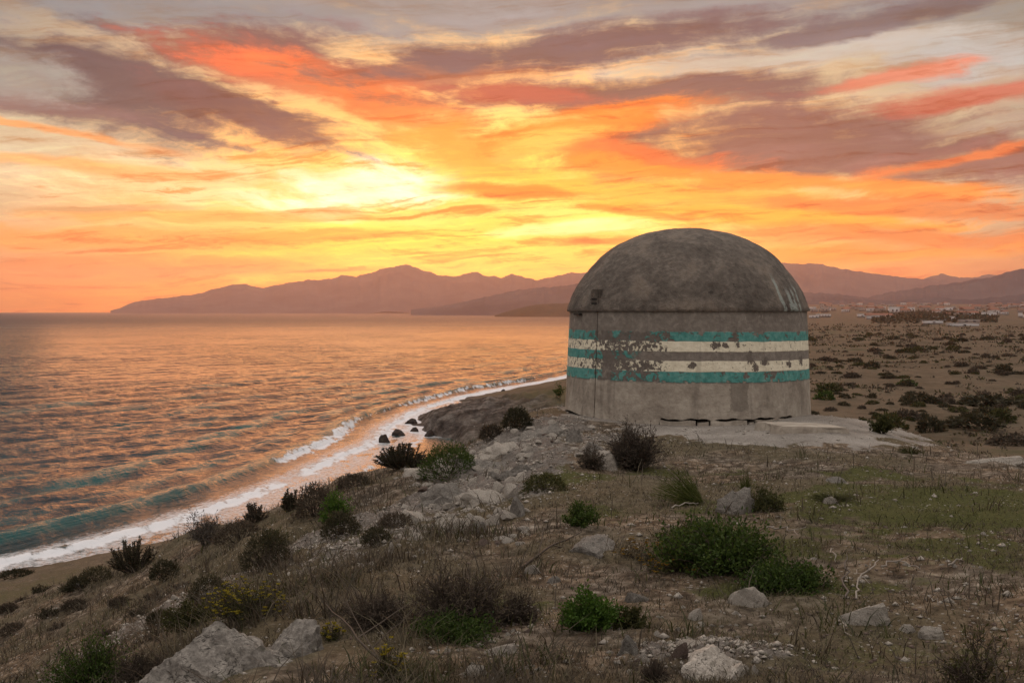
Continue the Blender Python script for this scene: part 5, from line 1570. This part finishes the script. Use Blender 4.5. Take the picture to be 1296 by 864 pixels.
# a dark wood far out on the plain, read as one mass
n = 3000
px = frng.uniform(1105, 1262, n)
dd = frng.uniform(1000, 1900, n)
top = np.interp(px, [1105, 1130, 1165, 1200, 1240, 1262], [.2, .7, 1., .9, .55, .15])
wx_ = (px - CX) / F_PX * dd
gz = height(wx_, dd)
hh = frng.random(n) ** .7 * (1.5 + 4.5 * top * np.clip(.6 + fbm2(px / 14, dd / 90, 3), .1, 1))
d = unit(frng.normal(size=(n, 3)) + np.array((0, 0, .4)))
link('wood', mesh_from('wood', *leaf_verts(np.stack([wx_, dd, gz + hh], -1), d, frng.uniform(2.2, 4.5, n), 2.6, frng), M['dark']), kind='stuff', label='dark wood far out on the plain before the town', cat='wood')

# ---------------------------------------------------------------- the town: small white houses
def wall_mat(name, col):
    m, gg, b = new_mat(name)
    gg.put(b.inputs['Base Color'], gg.mix(gg.mr(gg.noise(obc(gg), 1.2, 3), .4, .7), col, tuple(v * .85 for v in col)))
    b.inputs['Roughness'].default_value = .9
    return m
m_white = wall_mat('white_render', (.46, .44, .43))
m_cream = wall_mat('cream_render', (.24, .205, .18))
m_tile = wall_mat('roof_tile', (.22, .10, .065))
m_flat = wall_mat('pale_roof', (.50, .48, .46))
m_open = wall_mat('dark_window', (.03, .03, .035))
def boxv(x0, x1, y0, y1, z0, z1):
    v = [(x, y, z) for z in (z0, z1) for y in (y0, y1) for x in (x0, x1)]
    f = [(0, 2, 3, 1), (4, 5, 7, 6), (0, 1, 5, 4), (2, 6, 7, 3), (0, 4, 6, 2), (1, 3, 7, 5)]
    return np.array(v), np.array(f)
HM = {}
def house_meshes(flat, mat):
    if (flat, mat.name) in HM:
        return HM[(flat, mat.name)]
    v, f = boxv(-.5, .5, -.5, .5, -.25, 1)
    body = mesh_from('wall', v, f, mat)
    if flat:
        v, f = boxv(-.53, .53, -.53, .53, 1.002, 1.07)
        roof = mesh_from('roof', v, f, m_flat)
    else:
        v = np.array([(-.56, -.58, 1.002), (.56, -.58, 1.002), (.56, .58, 1.002), (-.56, .58, 1.002), (-.56, 0, 1.42), (.56, 0, 1.42)])
        roof = mesh_from('roof', v, [(0, 1, 5, 4), (2, 3, 4, 5), (1, 2, 5), (3, 0, 4), (0, 3, 2, 1)], m_tile)
    v, f = boxv(-.075, .075, -.02, .02, 0, .28)
    win = mesh_from('window', v, f, m_open)
    HM[(flat, mat.name)] = (body, roof, win)
    return HM[(flat, mat.name)]
def house(px, d, w, dp, h, flat, mat, lab, grp=None, rz=0.0, nwin=None):
    x_ = (px - CX) / F_PX * d
    z_ = float(height(np.array([x_]), np.array([float(d)]))[0])
    root = link('house', None, loc=(x_, d, z_), rot=(0, 0, rz), label=lab, cat='house', group=grp)
    b_, r_, w_ = house_meshes(flat, mat)
    link('wall', b_, root, scale=(w, dp, h))
    link('roof', r_, root, scale=(w, dp, h))
    k = nwin if nwin is not None else 2 if w < 16 else 4
    for i in range(k):
        link('window', w_, root, loc=(((i + .5) / k - .5) * w * .85, -dp * .5 - .01, h * .42), scale=(w if w < 16 else 12, 3, h))
house(1218, 840, 19, 9, 2.4, True, m_white, 'long low white shed nearest on the plain', nwin=1)
house(1180, 980, 14, 8, 2.6, True, m_white, 'white shed left of the long low one', nwin=1)
house(1196, 1150, 18, 9, 4.0, True, m_white, 'short white building just behind the nearest sheds')
house(1226, 1010, 15, 8, 2.8, True, m_cream, 'cream building behind the long low white shed', nwin=2)
house(1112, 1350, 26, 10, 5.0, False, m_white, 'bright white house left of the dark wood')
house(1131, 1700, 13, 10, 10, True, m_white, 'tall white block above the dark wood')
house(1093, 1500, 14, 9, 4, True, m_white, 'small white house at the left end of the town')
house(1153, 1900, 9, 9, 9, True, m_white, 'small bright white block right of the tall one')
house(1042, 1500, 16, 8, 3.6, True, m_white, 'low white house near the bunker eave')
house(1030, 1450, 10, 8, 3.6, True, m_white, 'white hut closest to the bunker edge')
for i in range(120):
    px = frng.uniform(1028, 1320)
    d = frng.uniform(1700, 3900)
    if px > 1180:
        d = frng.uniform(1300, 3600)
    s_ = frng.uniform(.6, 1.15)
    fl_, wh_ = frng.random() < .5, frng.random() < .30
    lab = 'tiny %s-roofed %s house of the distant town, %s, %s' % ('flat' if fl_ else 'tile', 'white' if wh_ else 'cream', where(d, 1300, 3900, ['nearest rows', 'middle rows', 'far rows', 'furthest rows']), where(px, 1028, 1320, ['beside the bunker', 'left of the wood', 'behind the wood', 'right of the wood', 'by the right edge']))
    house(px, d, 13 * s_, 11 * s_, 6.5 * s_, fl_, m_white if wh_ else m_cream, lab, 'houses of the distant town', frng.uniform(-.6, .6))
# ---------------------------------------------------------------- haze: the air over the bay
hm = bpy.data.materials.new('haze_air')
hm.use_nodes = True
ht = hm.node_tree
for nd in list(ht.nodes):
    ht.nodes.remove(nd)
hv = ht.nodes.new('ShaderNodeVolumePrincipled')
hv.inputs['Color'].default_value = (.95, .80, .87, 1)
hv.inputs['Density'].default_value = 0.42 / 8000
hv.inputs['Anisotropy'].default_value = .8
ho = ht.nodes.new('ShaderNodeOutputMaterial')
ht.links.new(hv.outputs[0], ho.inputs['Volume'])
hb = 12000.0
zb, zt = -40.0, 380.0
hvx = np.array([(sx * hb, sy * hb, z) for z in (zb, zt) for sy in (-1, 1) for sx in (-1, 1)])
hme = mesh_from('haze', hvx, np.array([(0, 2, 3, 1), (4, 5, 7, 6), (0, 1, 5, 4), (2, 6, 7, 3), (0, 4, 6, 2), (1, 3, 7, 5)]), hm)
link('haze', hme, kind='stuff', label='warm evening haze over bay and mountains', cat='haze')
